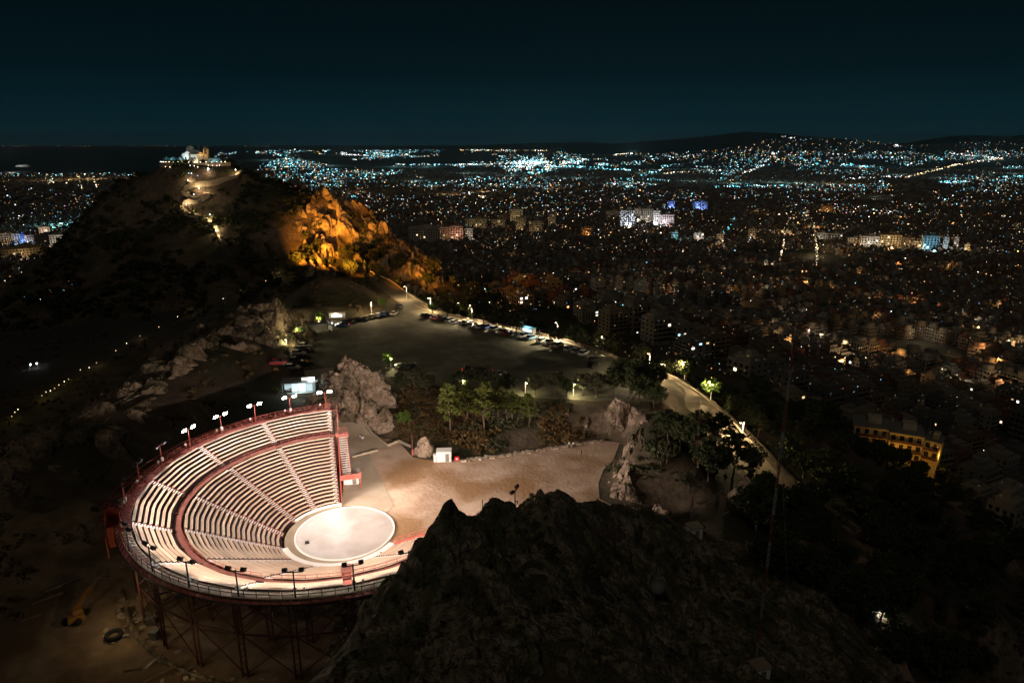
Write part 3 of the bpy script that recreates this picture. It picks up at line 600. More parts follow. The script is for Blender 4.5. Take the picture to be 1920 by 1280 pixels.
# flood-light masts around the rim
HEADC = (1.0, 0.81, 0.69)
def flood_mast(k, a, lit_glare):
    p = pol(33.05, a, 11.3); wp = (TC[0] + p[0], TC[1] + p[1], p[2]); near = 12 > k > 8 or k >= 9
    where = ('lit mast with two white floodlights, %s along the far rim from the gate' % ORD[k]) if k < 5 else ('edge-on flood mast on the west rim, %s above the red wall panels' % ORD[k - 5]) if k < 9 else ('dark-backed twin flood mast, %s along the near rim from the west' % ORD[k - 9])
    t = thing('flood_mast', where, 'floodlight', wp, R(a), 'flood masts around the theatre rim')
    pm = MT['redsteel'] if k < 9 else MT['blacksteel'] if k > 9 else MT['galv']
    MB().tube((0, 0, 0), (0, 0, 3.9), 0.11, 0.09, 8).build('pole', pm, t)
    MB().box((0, 0, 3.72), (0.1, 2.3, 0.1)).build('crossarm', pm, t)
    if k % 2 or k > 9: MB().box((-0.12, 0, 1.15), (0.3, 0.42, 0.65)).build('cabinet', MT['white'], t)
    MB().box((0, 0.35, 0.95), (0.06, 1.9, 0.06)).build('bracket', pm, t)
    MB().box((-0.15, 1.15, 1.22), (0.32, 0.28, 0.36), taper=0.8).build('loudspeaker', MT['white'], t)
    for s in (-1, 1):
        tilt = R(40)
        bs = 1.55 if k < 5 else 1.0; hb = MB(); hb.box((0, 0, 0), (0.34, 0.62, 0.46)); hb.box((0.2, 0, 0), (0.1, 0.44, 0.34)); hb.box((0, 0, -0.28), (0.08, 0.5, 0.1)); h = hb.build('floodlight', MT['blacksteel'], t)  # far heads are enlarged so their lenses imitate glare
        h.location = (-0.05, s * 1.05, 4.05); h.rotation_euler = (0, -tilt if k >= 5 else -R(24), 0); h.scale = (1, bs, bs)
        MB().box((-0.185, 0, 0), (0.02, 0.54, 0.38)).build('lens', MT['lamphot'], h)
        hd_ = MB(); hd_.box((-.25, 0, .225), (.2, .62, .03)); hd_.box((-.25, 0, -.225), (.2, .62, .03)); hd_.box((-.25, .295, 0), (.2, .03, .42)); hd_.box((-.25, -.295, 0), (.2, .03, .42)); (hd_.build('hood', MT['blacksteel'], h) if k >= 5 else None)
    aimp = (TC[0] + 5, TC[1] + 3, 0.5)
    hd = Vector((wp[0], wp[1], 0)) - Vector((math.cos(R(a)), math.sin(R(a)), 0)) * 0.75 + Vector((0, 0, wp[2] + 3.9))
    return t, hd, aimp
for k in range(19):
    a = 108.2 + 12.8 * k
    t, hd, aimp = flood_mast(k, a, k < 5)
    lamp('SPOT', hd, 3500, HEADC, None, 0.35, aimp, R(126), 0.8, 'flood_light')                                  # one head floods the rows, the other throws far
    if 4 <= k <= 12: lamp('SPOT', hd, 40000, HEADC, None, 0.35, (TC[0] + 36, TC[1] + 29, 3.0), R(54), 0.85, 'flood_light')
    elif k > 12: lamp('SPOT', hd, 34000, HEADC, None, 0.35, (TC[0] - 30, TC[1] + 60, 9.0), R(58), 0.8, 'flood_light')

# ------------------------------------------------------------------ rocks
def patch(name, x0, x1, y0, y1, step, mat, amp, sc, label, cat, lift=0.35, hor=0.8, seed=0, mask=None, floor=-9):
    X, Y = np.meshgrid(np.arange(x0, x1, step), np.arange(y0, y1, step)); Z = land(X, Y)
    e = np.minimum(np.minimum(X - x0, x1 - X), np.minimum(Y - y0, y1 - Y)); w = sstep(e / 6)
    m = w if mask is None else w * mask(X, Y)
    u_, v_ = X * .85 + Z * .45, Y * .9 - Z * .3
    h1, e1 = cells(u_ / sc, v_ / sc, Z / (sc * 1.3), seed); h2, e2 = cells(u_ / (sc * .36), v_ / (sc * .36), Z / (sc * .42), seed + 5)
    rn = fbm(u_ / (sc * 1.8), v_ / (sc * 1.8), Z / (sc * 2) + seed, 4, True)
    disp = amp * (.5 * rn + 1.15 * h1 + .75 * h2 - .6 * np.exp(-e1 * 12) - .35 * np.exp(-e2 * 7) + .16 * fbm(X / (sc * .2), Y / (sc * .2), Z / (sc * .2), 3) + .15)
    Zn = Z + np.maximum(disp, floor) * m + lift * m - 1.6 * (1 - m)
    Xn = X + hor * fbm(X / (sc * .7), Y / (sc * .7), Z / (sc * .5) + seed + 8, 3) * m; Yn = Y + hor * fbm(X / (sc * .7), Y / (sc * .7), Z / (sc * .5) + seed + 15, 3) * m
    o = ob(name, grid_mesh(name, Xn, Yn, Zn, [mat], smooth=False)); return tag(o, label, cat)
patch('rock_hill', -30, 66, 44, 106, 0.4, MT['crag'], 1.25, 4.6, 'dark craggy rock hill in front of the theatre, nearest the camera', 'rock hill', lift=0.2, hor=0.5, floor=-0.15)
cl0 = at(650, 420, 365)
def cliff_mask(x, y):
    p = proj(np.stack([x, y, land(x, y)], -1)); return np.clip((p[..., 0] - 545) / 25, 0, 1) * np.clip((840 - p[..., 0]) / 20, 0, 1)
patch('cliff', -140, -30, 325, 400, 0.6, MT['orock'], 4.4, 8.0, 'rugged cliff glowing orange under floodlights beside the summit hill', 'cliff', lift=0.4, hor=2.0, seed=30, mask=cliff_mask)

def rock(name, loc, size, seed, label, sub=5, mat=None, lean=(0, 0), top=0.35, amp=0.22, rz=0.0, sc=0.45, grp=None):
    # an angular block: a sphere cut by random joint planes, then broken up by ridged noise
    bm = bmesh.new(); bmesh.ops.create_icosphere(bm, subdivisions=sub, radius=1.0); N = np.array([v.co for v in bm.verts]); F = [[v.index for v in f.verts] for f in bm.faces]; bm.free()
    g = np.random.default_rng(seed); pl = g.normal(size=(15, 3)); pl[:, 2] *= 0.6; pl /= np.linalg.norm(pl, axis=1)[:, None]; dd = g.uniform(.72, 1.0, 15)
    dot = N @ pl.T; r = np.min(np.where(dot > .05, dd / np.maximum(dot, .05), 9), 1); r = np.minimum(r, 1.25); V = N * r[:, None]
    t = np.clip((V[:, 2] + 1) / 2, 0, 1.2); k = 1 - (1 - top) * t ** 1.1; V[:, 0] *= k; V[:, 1] *= k
    P = V * np.array(size); P[:, 0] += lean[0] * t; P[:, 1] += lean[1] * t; s = sc * 6 / max(size); q = P * s + seed * 7.7
    d1 = fbm(q[:, 0] * .8 + q[:, 2] * .5, q[:, 1] * .8, q[:, 2] * .45 - q[:, 0] * .3, 4, True); d2 = fbm(q[:, 0] * 3, q[:, 1] * 3, q[:, 2] * 1.6, 3, True); hc, ec = cells(q[:, 0] * .55 + q[:, 2] * .2, q[:, 1] * .55, q[:, 2] * .42, seed); h2, e2 = cells(q[:, 0] * 1.5, q[:, 1] * 1.5, q[:, 2] * 1.1, seed + 2); d3 = 1.5 * hc - .7 * np.exp(-ec * 13) + .55 * h2 - .3 * np.exp(-e2 * 8)
    P = P + N * ((d1 * .4 + d2 * .2 + d3 * .7 - .1) * amp * min(size))[:, None]
    mb = MB(); mb.add(P, F); o = mb.build(name, mat or MT['rock']); o.location = loc; o.rotation_euler = (0, 0, rz)
    return tag(o, label, 'rock', grp)
p = at(686, 790, 156); rock('rock', (p[0] - 0.5, 158, 2.0), (12.5, 9.5, 13.5), 4, 'tall pointed brown rock between the theatre gate and the pines', 6, lean=(-2.8, 2.0), top=0.55, amp=0.20, sc=1.2)
MB_ = None
p = at(722, 812, 151); rock('rock', (p[0], 152.5, 0.6), (4.6, 3.2, 5.2), 2, 'smaller slanted rock at the right foot of the tall pointed rock', 5, lean=(-1.0, 0.8), top=0.45)
p = atz(795, 858, 0); rock('rock', (p[0] + 0.3, p[1] + 2.2, 0.2), (4.0, 2.6, 3.6), 3, 'low fissured rock outcrop behind the white cabin in the yard', 4, lean=(-0.8, 0), top=0.5, amp=0.3)
p = at(1166, 800, 150); rock('rock', (p[0], p[1] + 1, p[2] + 1.5), (3.8, 3.0, 4.8), 4, 'pale upright boulder perched above the right end of the yard', 4, lean=(-0.6, 0), top=0.6, amp=0.3)
for i, (px, py, Y, sz, ln, lb) in enumerate([(1155, 900, 131, (2.4, 2.2, 4.4), (2.0, 1.0), 'low slab of bare rock where the yard meets the right-hand bank'), (1180, 880, 134, (2.8, 2.6, 6.8), (3.2, 2.0), 'long leaning rock rib climbing from the yard to the right-hand bank'),
                                             (1205, 915, 131, (4.0, 2.6, 4.0), (1.0, 1.0), 'folded pale rock at the foot of the right-hand bank'), (1240, 918, 132, (3.4, 2.2, 2.8), (0.6, 0.6), 'rounded pale rock at the right tip of the lit bank'),
                                             (1400, 935, 118, (3.6, 2.6, 3.6), (0.8, 0.4), 'isolated pink-brown rock standing in the dark slope under the tall mast'), (1185, 1010, 88, (1.5, 1.3, 2.3), (0.3, 0), 'single grey boulder on the dark slope right of the rock hill')]):
    p = at(px, py, Y); rock('rock', (p[0], p[1], p[2]), sz, 10 + i, lb, 4, lean=ln, top=0.5, amp=0.34, rz=i * 0.7, mat=MT['rock'] if i != 5 else MT['crag'])
def bank_mask(x, y):
    return sstep((seg_poly_dist(x, y, YARD) - .3) / 2.5) * sstep((9 - seg_poly_dist(x, y, YARD)) / 5 + .35 * vnoise(x / 5, y / 5, 3)) * (x > 14)
patch('rock_bank', 14, 47, 104, 158, 0.4, MT['rock'], 1.5, 4.2, 'folded bare rock bank closing the right end of the yard', 'rock bank', lift=0.5, hor=.9, seed=70, mask=bank_mask)
# west ridge: bare rock along its crest
RIDGE = np.array([at(px, py, Y)[:2] for px, py, Y in [(520, 585, 224), (490, 572, 220), (430, 605, 207), (400, 614, 199), (300, 665, 184), (240, 712, 166), (180, 765, 149), (110, 812, 136), (50, 850, 124), (0, 890, 114)]])
def ridge_mask(x, y):
    d, _ = line_dist(x, y, np.c_[RIDGE, np.zeros(len(RIDGE))]); d2, _ = line_dist(x - 9, y + 9, np.c_[RIDGE, np.zeros(len(RIDGE))]); d = np.minimum(d, d2); return sstep(1 - (d - 10 - 6 * vnoise(x / 15, y / 15, 2)) / 8) * np.clip(vnoise(x / 11, y / 11, 7) * 2.2 + 2.2, 0, 1)
patch('rock_ridge', RIDGE[:, 0].min() - 8, RIDGE[:, 0].max() + 22, RIDGE[:, 1].min() - 24, RIDGE[:, 1].max() + 8, 0.8, MT['quarry'], 2.2, 6.5, 'broken brown rock ridge running west of the theatre up to the car park', 'rock ridge', lift=0.3, hor=1.3, seed=50, mask=ridge_mask)

# ------------------------------------------------------------------ trees and shrubs
def leaf_cloud(centers, radii, n, leaf, seed, flat=0.75):
    g = np.random.default_rng(seed); C = np.repeat(np.asarray(centers, float), n, 0); Rr = np.repeat(np.asarray(radii, float), n)
    d = g.normal(size=C.shape); d /= np.linalg.norm(d, axis=1)[:, None]; C = C + d * (Rr * g.uniform(0.35, 1.0, len(C)) ** 0.6)[:, None] * np.array([1, 1, flat])
    a = g.normal(size=C.shape); a /= np.linalg.norm(a, axis=1)[:, None]; b = np.cross(a, g.normal(size=C.shape)); b /= np.linalg.norm(b, axis=1)[:, None] + 1e-6
    s = (leaf * g.uniform(0.6, 1.4, len(C)))[:, None]
    V = np.stack([C - a * s - b * s * .35, C + a * s * .2 - b * s * .6, C + a * s + b * s * .2, C - a * s * .1 + b * s * .65], 1).reshape(-1, 3)
    F = np.arange(len(V)).reshape(-1, 4); return V, F
def cloud_mesh(name, V, F, mat):
    me = bpy.data.meshes.new(name); me.vertices.add(len(V)); me.vertices.foreach_set('co', V.ravel()); me.loops.add(F.size); me.loops.foreach_set('vertex_index', F.ravel().astype(np.int32))
    me.polygons.add(len(F)); me.polygons.foreach_set('loop_start', np.arange(0, F.size, F.shape[1], dtype=np.int32)); me.materials.append(mat); me.update(calc_edges=True); return me
def limb(mb, p, q, r0, r1, seed, n=4, wob=0.12):
    g = random.Random(seed); p = np.array(p, float); q = np.array(q, float); ln = np.linalg.norm(q - p); last = p
    for i in range(1, n + 1):
        t = i / n; c = p + (q - p) * t + np.array([g.uniform(-1, 1), g.uniform(-1, 1), g.uniform(-.4, .4)]) * wob * ln / n * (i < n)
        mb.tube(last, c, r0 + (r1 - r0) * (i - 1) / n, r0 + (r1 - r0) * t, 6, caps=False); last = c
def tree_pine(seed, h=10.0, spread=2.6, mat='pine'):
    g = random.Random(seed); tr = MB(); top = np.array([g.uniform(-.6, .6), g.uniform(-.6, .6), h * 0.96]); limb(tr, (0, 0, -0.6), top, h * 0.022, 0.04, seed, 6, 0.1); C = []; Rr = []
    n = 22
    for i in range(n):
        t = 0.30 + 0.68 * (i / n) ** 0.9; a = i * 2.4 + g.uniform(-.4, .4); ln = spread * (1 - ((t - 0.42) / 0.62) ** 2 if t > 0.42 else 0.55 + (t - .30) * 3) * g.uniform(0.65, 1.15); ln = max(0.35, ln)
        b = top * t; e = b + np.array([math.cos(a) * ln, math.sin(a) * ln, ln * g.uniform(0.05, 0.45)]); limb(tr, b, e, 0.07, 0.02, seed + i, 2)
        for u in (0.45, 0.72, 1.0):
            C.append(b + (e - b) * u + np.array([g.uniform(-.2, .2), g.uniform(-.2, .2), 0.15])); Rr.append(0.42 + 0.34 * u * g.uniform(.6, 1.2))
    C.append(top); Rr.append(0.5)
    V, F = leaf_cloud(C, Rr, 46, 0.19, seed, 0.6); return tr.mesh('pine_trunk', MT['bark'], True), cloud_mesh('pine_crown', V, F, MT[mat])
def tree_round(seed, h=6.0, spread=2.6, mat='olive', dense=60, leaf=0.24):
    g = random.Random(seed); tr = MB(); fork = np.array([g.uniform(-.3, .3), g.uniform(-.3, .3), h * 0.3]); limb(tr, (0, 0, -0.5), fork, h * 0.034, h * 0.025, seed, 3); C = []; Rr = []
    for i in range(7):
        a = i * 2.4 + g.uniform(-.5, .5); e = np.array([math.cos(a) * spread * g.uniform(.35, .8), math.sin(a) * spread * g.uniform(.35, .8), h * g.uniform(.6, .9)]); limb(tr, fork, e, h * 0.016, 0.03, seed + i, 3, 0.2)
    for i in range(dense):
        d = np.array([g.gauss(0, 1), g.gauss(0, 1), g.gauss(0, 1)]); d /= np.linalg.norm(d); k = g.uniform(0.45, 1.0)
        C.append(np.array([d[0] * spread * k, d[1] * spread * k, h * 0.66 + d[2] * h * 0.30 * k])); Rr.append(g.uniform(0.35, 0.8) * spread / 2.6)
    V, F = leaf_cloud(C, Rr, 44, leaf * .8, seed, 0.8); return tr.mesh('tree_trunk', MT['bark'], True), cloud_mesh('tree_crown', V, F, MT[mat])
def bush_mesh(seed, h=1.6, spread=1.4, mat='dry', dense=14, leaf=0.2):
    g = random.Random(seed); C = [(g.uniform(-1, 1) * spread * .6, g.uniform(-1, 1) * spread * .6, h * g.uniform(.25, .7)) for _ in range(dense)]; V, F = leaf_cloud(C, [spread * g.uniform(.25, .5) for _ in C], 24, leaf, seed, 0.8); return cloud_mesh('bush', V, F, MT[mat])
PINES = [tree_pine(s, 10, 2.7) for s in (1, 2)]; DPINES = [tree_pine(s, 10, 3.0, 'oak') for s in (5, 6)]
OLIVES = [tree_round(s) for s in (11, 12, 13)]; OAKS = [tree_round(s, 7, 3.2, 'oak', 80, 0.28) for s in (21, 22, 23)]; FRESH = [tree_round(s, 4.2, 1.7, 'fresh', 40, 0.17) for s in (31, 32)]
def cyp(seed):
    g = random.Random(seed); tr = MB(); tr.tube((0, 0, -.5), (0, 0, 8), 0.14, 0.03, 6); C = [(g.gauss(0, .22), g.gauss(0, .22), 0.6 + 8.6 * i / 60) for i in range(60)]
    V, F = leaf_cloud(C, [0.78 * (1 - (c[2] / 10.2) ** 2) + .12 for c in C], 20, 0.2, seed, 1.0); return tr.mesh('cypress_trunk', MT['bark']), cloud_mesh('cypress_crown', V, F, MT['oak'])
CYPS = [cyp(41)]
def tree(kind, loc, h, label, group=None, i=0, name=None):
    T, nm, h0 = {'pine': (PINES, 'pine_tree', 10), 'dpine': (DPINES, 'pine_tree', 10), 'olive': (OLIVES, 'olive_tree', 6), 'oak': (OAKS, 'oak_tree', 7), 'fresh': (FRESH, 'young_tree', 4.2), 'cyp': (CYPS, 'cypress_tree', 9.3)}[kind]
    tm, cm = T[i % len(T)]; t = thing(name or nm, label, 'tree', loc, random.uniform(0, 6.28), group); s = h / h0; t.scale = (s * random.uniform(.9, 1.12), s * random.uniform(.9, 1.12), s)
    ob('trunk', tm, t); ob('crown', cm, t); return t
def on(px, py, z0=0):                                   # where the line of sight meets the land
    d = ray(px, py); lo = 30; 
    ys = np.concatenate([np.arange(40, 500, 1.0), np.arange(500, 4000, 8.0)]); P = d[None, :] * (ys / d[1])[:, None] + np.array([0, 0, CAM_H]); Z = land(P[:, 0], P[:, 1])
    k = np.argmax(P[:, 2] < Z + z0); return np.array([P[k, 0], P[k, 1], Z[k]])
# the lit pines on the bank behind the yard
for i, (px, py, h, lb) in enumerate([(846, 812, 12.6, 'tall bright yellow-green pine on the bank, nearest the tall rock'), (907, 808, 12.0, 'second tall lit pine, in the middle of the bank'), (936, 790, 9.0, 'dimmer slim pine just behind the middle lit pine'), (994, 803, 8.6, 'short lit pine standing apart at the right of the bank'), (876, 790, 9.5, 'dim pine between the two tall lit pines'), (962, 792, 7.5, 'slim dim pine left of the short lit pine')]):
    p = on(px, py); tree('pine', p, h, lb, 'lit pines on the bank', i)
g_ = [(755, 740, 6), (778, 735, 6.5), (800, 742, 6), (866, 735, 5.5), (898, 730, 6.2), (920, 734, 5.6), (950, 742, 6.0), (1004, 742, 5.6), (1040, 740, 6.2), (1062, 745, 4.8), (1092, 742, 6.0), (1118, 745, 6.8), (1150, 742, 7.0), (1185, 738, 6.8), (1212, 742, 6.2)]
for i, (px, py, h) in enumerate(g_): p = on(px, py); tree('olive' if i % 3 else 'oak', p, h, 'small dark tree on the near car park edge, %s from the tall rock' % ORD[i], 'trees on the near edge of the car park', i)
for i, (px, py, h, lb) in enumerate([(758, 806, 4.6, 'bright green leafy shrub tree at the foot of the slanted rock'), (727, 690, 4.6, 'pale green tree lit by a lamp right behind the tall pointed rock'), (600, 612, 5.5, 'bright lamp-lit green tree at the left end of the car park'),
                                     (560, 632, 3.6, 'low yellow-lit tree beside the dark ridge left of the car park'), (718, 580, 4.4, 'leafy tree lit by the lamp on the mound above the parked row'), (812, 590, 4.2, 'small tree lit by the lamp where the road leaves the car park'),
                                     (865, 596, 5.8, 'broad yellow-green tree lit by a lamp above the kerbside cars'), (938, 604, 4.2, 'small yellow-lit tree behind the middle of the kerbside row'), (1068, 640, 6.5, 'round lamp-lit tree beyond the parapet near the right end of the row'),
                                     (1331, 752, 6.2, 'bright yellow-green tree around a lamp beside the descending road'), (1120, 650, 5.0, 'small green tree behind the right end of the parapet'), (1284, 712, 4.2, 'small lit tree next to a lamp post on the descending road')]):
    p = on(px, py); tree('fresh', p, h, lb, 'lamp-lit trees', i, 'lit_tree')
for i, (px, py, h, k) in enumerate([(1275, 850, 8, 'oak'), (1310, 880, 12.5, 'dpine'), (1345, 885, 13, 'dpine'), (1250, 830, 7, 'oak'), (1330, 905, 8, 'oak'), (1290, 925, 5, 'olive'), (1372, 902, 11, 'dpine'), (1250, 870, 5, 'olive'), (1410, 890, 7, 'oak'), (1225, 770, 7, 'oak'), (1195, 760, 8, 'oak'), (1165, 722, 7.5, 'oak'), (1200, 728, 8, 'oak'), (1228, 738, 7.5, 'oak'), (1180, 745, 8, 'dpine')]):
    p = on(px, py); tree(k, p, h, 'dark tree in the clump between the yard and the descending road, %s from the boulder' % ORD[i], 'dark clump beside the descending road', i)
# wood below the road on the east slope
spots = []
gr = random.Random(5)
while len(spots) < 110:
    x, y = gr.uniform(40, 150), gr.uniform(86, 215)
    d, _ = line_dist(np.array([x]), np.array([y]), ROADS['down'][0]); pp = proj((x, y, lz(x, y)))
    if d[0] < 8 or x < 40 + (y - 86) * 0.1 or pp[0] < 1350 or pp[0] > 1960 or pp[1] > 1290: continue
    if abs(pp[0] - 1690) < 110 and 780 < pp[1] < 900: continue
    if all((x - a) ** 2 + (y - b) ** 2 > 22 for a, b in spots): spots.append((x, y))
for i, (x, y) in enumerate(spots): tree(('oak', 'dpine', 'oak', 'cyp')[i % 4], (x, y, lz(x, y)), gr.uniform(5, 9.5), '%s in the black wood %s' % (('broad dark oak', 'ragged dark pine', 'low dark oak', 'slim dark cypress')[i % 4], 'between the road and the yellow apartment house' if y > 165 else 'around the lamp-lit track at lower right' if y < 112 else 'in the middle of the eastern slope'), 'black wood below the road', i)
# trees below the car park parapet, and around the foot of the orange cliff
for i in range(34):
    t = i / 33; px = 770 + 460 * t; py = 588 + 120 * t + 12; a = atz(px, py, 6); n = np.array([0.70, 0.71]); off = gr.uniform(9, 26); x, y = a[0] + n[0] * off, a[1] + n[1] * off
    tree(('oak', 'dpine', 'olive')[i % 3], (x, y, lz(x, y)), gr.uniform(5.5, 9), '%s on the drop beyond the parapet, %s of that line' % (('dark oak', 'dark pine', 'grey-green olive')[i % 3], (ORD + ['thirty-first', 'thirty-second', 'thirty-third', 'thirty-fourth'])[i]), 'trees beyond the parapet', i)
for i in range(70):
    px = gr.uniform(560, 900); py = gr.uniform(478, 556) + max(0, (px - 640)) * 0.10; p = on(px, py)
    if p[1] < 288: continue
    tree(('dpine', 'oak', 'cyp')[i % 3], p, gr.uniform(6, 10), '%s in the belt under the floodlit cliff, %s' % (('ragged dark pine', 'round dark oak', 'slim cypress')[i % 3], 'left part' if px < 660 else 'middle part' if px < 760 else 'right part'), 'tree belt under the cliff', i)
# scrub: nobody could count it
def scatter(name, n, region, mat, label, leaf, size, cl=(2, 5), per=14, seed=0, cond=None):
    g = np.random.default_rng(seed); C = []; Rr = []; x = g.uniform(region[0], region[1], n); y = g.uniform(region[2], region[3], n); z = land(x, y); keepm = vnoise(x / 13, y / 13, seed) + vnoise(x / 4, y / 4, seed + 3) * 0.5 > -0.15
    dr = np.minimum(np.minimum(line_dist(x, y, ROADS['down'][0])[0], line_dist(x, y, ROADS['up'][0])[0]), line_dist(x, y, ROADS['ramp'][0])[0]); keepm &= dr > 7
    keepm &= seg_poly_dist(x, y, YARD) > 1.5; keepm &= seg_poly_dist(x, y, CARP) > 2.5; keepm &= np.hypot(x - TC[0], y - TC[1]) > 39
    if cond is not None: keepm &= cond(x, y, z)
    for xx, yy, zz in zip(x[keepm], y[keepm], z[keepm]):
        s = g.uniform(*size)
        for _ in range(g.integers(*cl)): C.append((xx + g.normal() * s * .5, yy + g.normal() * s * .5, zz + s * g.uniform(.25, .7))); Rr.append(s * g.uniform(.4, .7))
    V, F = leaf_cloud(C, Rr, per, leaf, seed, 0.75); return tag(ob(name, cloud_mesh(name, V, F, MT[mat])), label, 'scrub', kind='stuff')
scatter('undergrowth', 2600, (-250, 60, 290, 415), 'oak', 'dark scrub and low trees covering the summit hill', 0.55, (1.2, 3.0), (3, 6), 14, 1, cond=lambda x, y, z: (proj(np.stack([x, y, z], -1))[..., 1] > 300))
scatter('undergrowth', 2600, (-230, -40, 66, 300), 'dry', 'patchy dry scrub on the slope and ridge west of the theatre', 0.3, (0.5, 1.4), (2, 4), 12, 2, cond=lambda x, y, z: ~((x > -72) & (y < 112)))
scatter('undergrowth', 2200, (-28, 28, 140, 168), 'dry', 'brown dry grass and scrub on the bank between yard and car park', 0.2, (0.3, 1.2), (2, 5), 18, 3)
scatter('undergrowth', 700, (-28, 28, 140, 168), 'olive', 'low olive-green bushes on the bank between yard and car park', 0.2, (0.5, 1.5), (2, 5), 20, 8)
scatter('undergrowth', 2200, (-20, 130, 46, 140), 'olive', 'low dark scrub over the rock hill and its right slope', 0.22, (0.3, 1.1), (2, 4), 14, 4, cond=lambda x, y, z: (proj(np.stack([x, y, z], -1))[..., 1] > 985) | (x > 22))
scatter('undergrowth', 1500, (20, 190, 100, 320), 'oak', 'black undergrowth on the eastern slope above the houses', 0.4, (0.8, 2.2), (2, 5), 14, 5, cond=lambda x, y, z: z > city_z(x, y) - 4)

for i, (px, py, h) in enumerate([(1615, 858, 6), (1645, 866, 7), (1690, 876, 6.5), (1660, 880, 7.5), (1720, 896, 6)]): p = on(px, py); tree('oak', p, h, 'dark tree before the yellow apartment house, %s from its left end' % ORD[i], 'trees before the yellow house', i)

# ------------------------------------------------------------------ car park: lamps, walls, cars
def wall_line(name, L3, label, h=0.8, w=0.35, mat='stone', cat='wall'):
    mb = MB(); L3 = [np.array(p, float) for p in L3]
    for a, b in zip(L3[:-1], L3[1:]): mb.add([*(beam_verts(a + (0, 0, h / 2 - .2), b + (0, 0, h / 2 - .2), w, h + .4))], BOXF)
    return tag(mb.build(name, MT[mat]), label, cat)
kerbpx = [(752, 563), (775, 573), (822, 591), (900, 607), (980, 624), (1050, 641), (1110, 659), (1140, 671), (1195, 699), (1228, 716)]
KERB = [atz(px, py, 6.0) for px, py in kerbpx]
kn = []
for i, p in enumerate(KERB):
    t = KERB[min(i + 1, len(KERB) - 1)] - KERB[max(i - 1, 0)]; n = np.array([-t[1], t[0], 0]); n /= np.linalg.norm(n); n = n if n[1] > 0 else -n; kn.append(n)
wall_line('parapet', [p + n * 1.6 for p, n in zip(KERB[1:], kn[1:])], 'long low stone parapet behind the kerbside row of parked cars', 0.9, 0.4)
pav = MB()
for i in range(1, len(KERB) - 1):
    a, b = KERB[i], KERB[i + 1]; na, nb = kn[i], kn[i + 1]; V = [a, b, b + nb * 1.5, a + na * 1.5]; pav.add([v + (0, 0, .19) for v in V] + [v + (0, 0, -.2) for v in V], [(0, 1, 2, 3), (0, 4, 5, 1), (1, 5, 6, 2), (2, 6, 7, 3), (3, 7, 4, 0)])
struct('pavement', pav, MT['concrete'])
wall_line('parapet', [tuple(p + (0, 0, -.1)) for p in upR[2:]], 'parapet wall along the outer side of the road leaving the car park', 0.8, 0.35)
wall_line('parapet', [tuple(p + (0, 0, -.1)) for p in rdL[4:-6]], 'low wall along the outer edge of the descending road', 0.55, 0.35)
wall_line('parapet', [tuple(p + (0.3, 0.2, -.1)) for p in raL[8:]] + [tuple(atz(px, py, 0.1)) for px, py in [(748, 828), (770, 838)]], 'low kerb wall on the rock side of the theatre ramp', 0.55, 0.35, 'concrete')
wall_line('retaining_wall', [tuple(p + (-.1, 0, -.1)) for p in raR[14:]] + [tuple(atz(708, 845, 0.1))], 'pale kerb between the ramp and the concrete apron', 0.5, 0.35, 'concrete')
# dry-stone edge of the yard: single stones
sg = random.Random(3); EDGE = [atz(px, py, 0.05) for px, py in [(868, 864), (930, 857), (1000, 847), (1070, 836), (1130, 827)]]
edge = thing('stone_edging', 'row of loose pale stones along the far edge of the yard', 'stone edging', tuple(EDGE[0])); stm = []
for k in range(5):
    mb = MB(); g = random.Random(k); V = np.array([(x, y, z) for x in (-1, 1) for y in (-1, 1) for z in (-1, 1)], float) * np.array([0.35, 0.25, 0.2]); V += np.array([[g.uniform(-.1, .1) for _ in range(3)] for _ in range(8)]); mb.add(V, [(0, 1, 3, 2), (4, 6, 7, 5), (0, 4, 5, 1), (2, 3, 7, 6), (0, 2, 6, 4), (1, 5, 7, 3)]); stm.append(mb.mesh('edge_stone', MT['stone']))
for k in range(120):
    t = k / 119 * (len(EDGE) - 1); i = min(int(t), len(EDGE) - 2); p = EDGE[i] + (EDGE[i + 1] - EDGE[i]) * (t - i); o = ob('stone', stm[k % 5], edge, p - EDGE[0] + np.array([sg.uniform(-.2, .2), sg.uniform(-.3, .3), 0.14]), sg.uniform(0, 3)); o.scale = (sg.uniform(.7, 1.3),) * 3

# street lamps
WARM = (1.0, 0.74, 0.41)
def street_lamp(loc, h, label, power, col=WARM, arm=(0, -1), glow='lampwarm', i=0, bare=False):
    t = thing('street_lamp', label, 'street lamp', loc, 0, 'lamps of the car park and road')
    MB().tube((0, 0, 0), (0, 0, h), 0.09, 0.06, 8).build('pole', MT['white'], t); a = np.array([arm[0], arm[1], 0.0]); a /= np.linalg.norm(a)
    MB().beam((0, 0, h - 0.05), tuple(a * 0.9 + (0, 0, h + 0.12)), 0.07, 0.07).build('arm', MT['galv'], t)
    hd = MB(); hd.box((0, 0, 0), (0.62, 0.28, 0.12), math.atan2(a[1], a[0]), taper=0.8); hh = hd.build('lamp_head', MT['galv'], t); hh.location = tuple(a * 0.95 + (0, 0, h + 0.12))
    MB().box((0, 0, -0.08), (0.5, 0.24, 0.05), math.atan2(a[1], a[0])).build('lens', MT[glow], hh)
    q = np.array(loc, float) + a * 0.95 + (0, 0, h - 0.1)
    lamp('POINT', q - np.array([0, 0, .25]), power * 3.0, col, None, 0.12, name='street_and_fill_light') if bare else lamp('SPOT', q - np.array([0, 0, .2]), power * 4.2, col, None, 0.12, tuple(q + a * 0.5 - np.array([0, 0, 2.0])), R(152), 1.0, 'street_and_fill_light')
    return t
lampspx = [(955, 612, 'second'), (1040, 637, 'third'), (1125, 664, 'fourth'), (1212, 700, 'fifth'), (880, 602, 'first')]
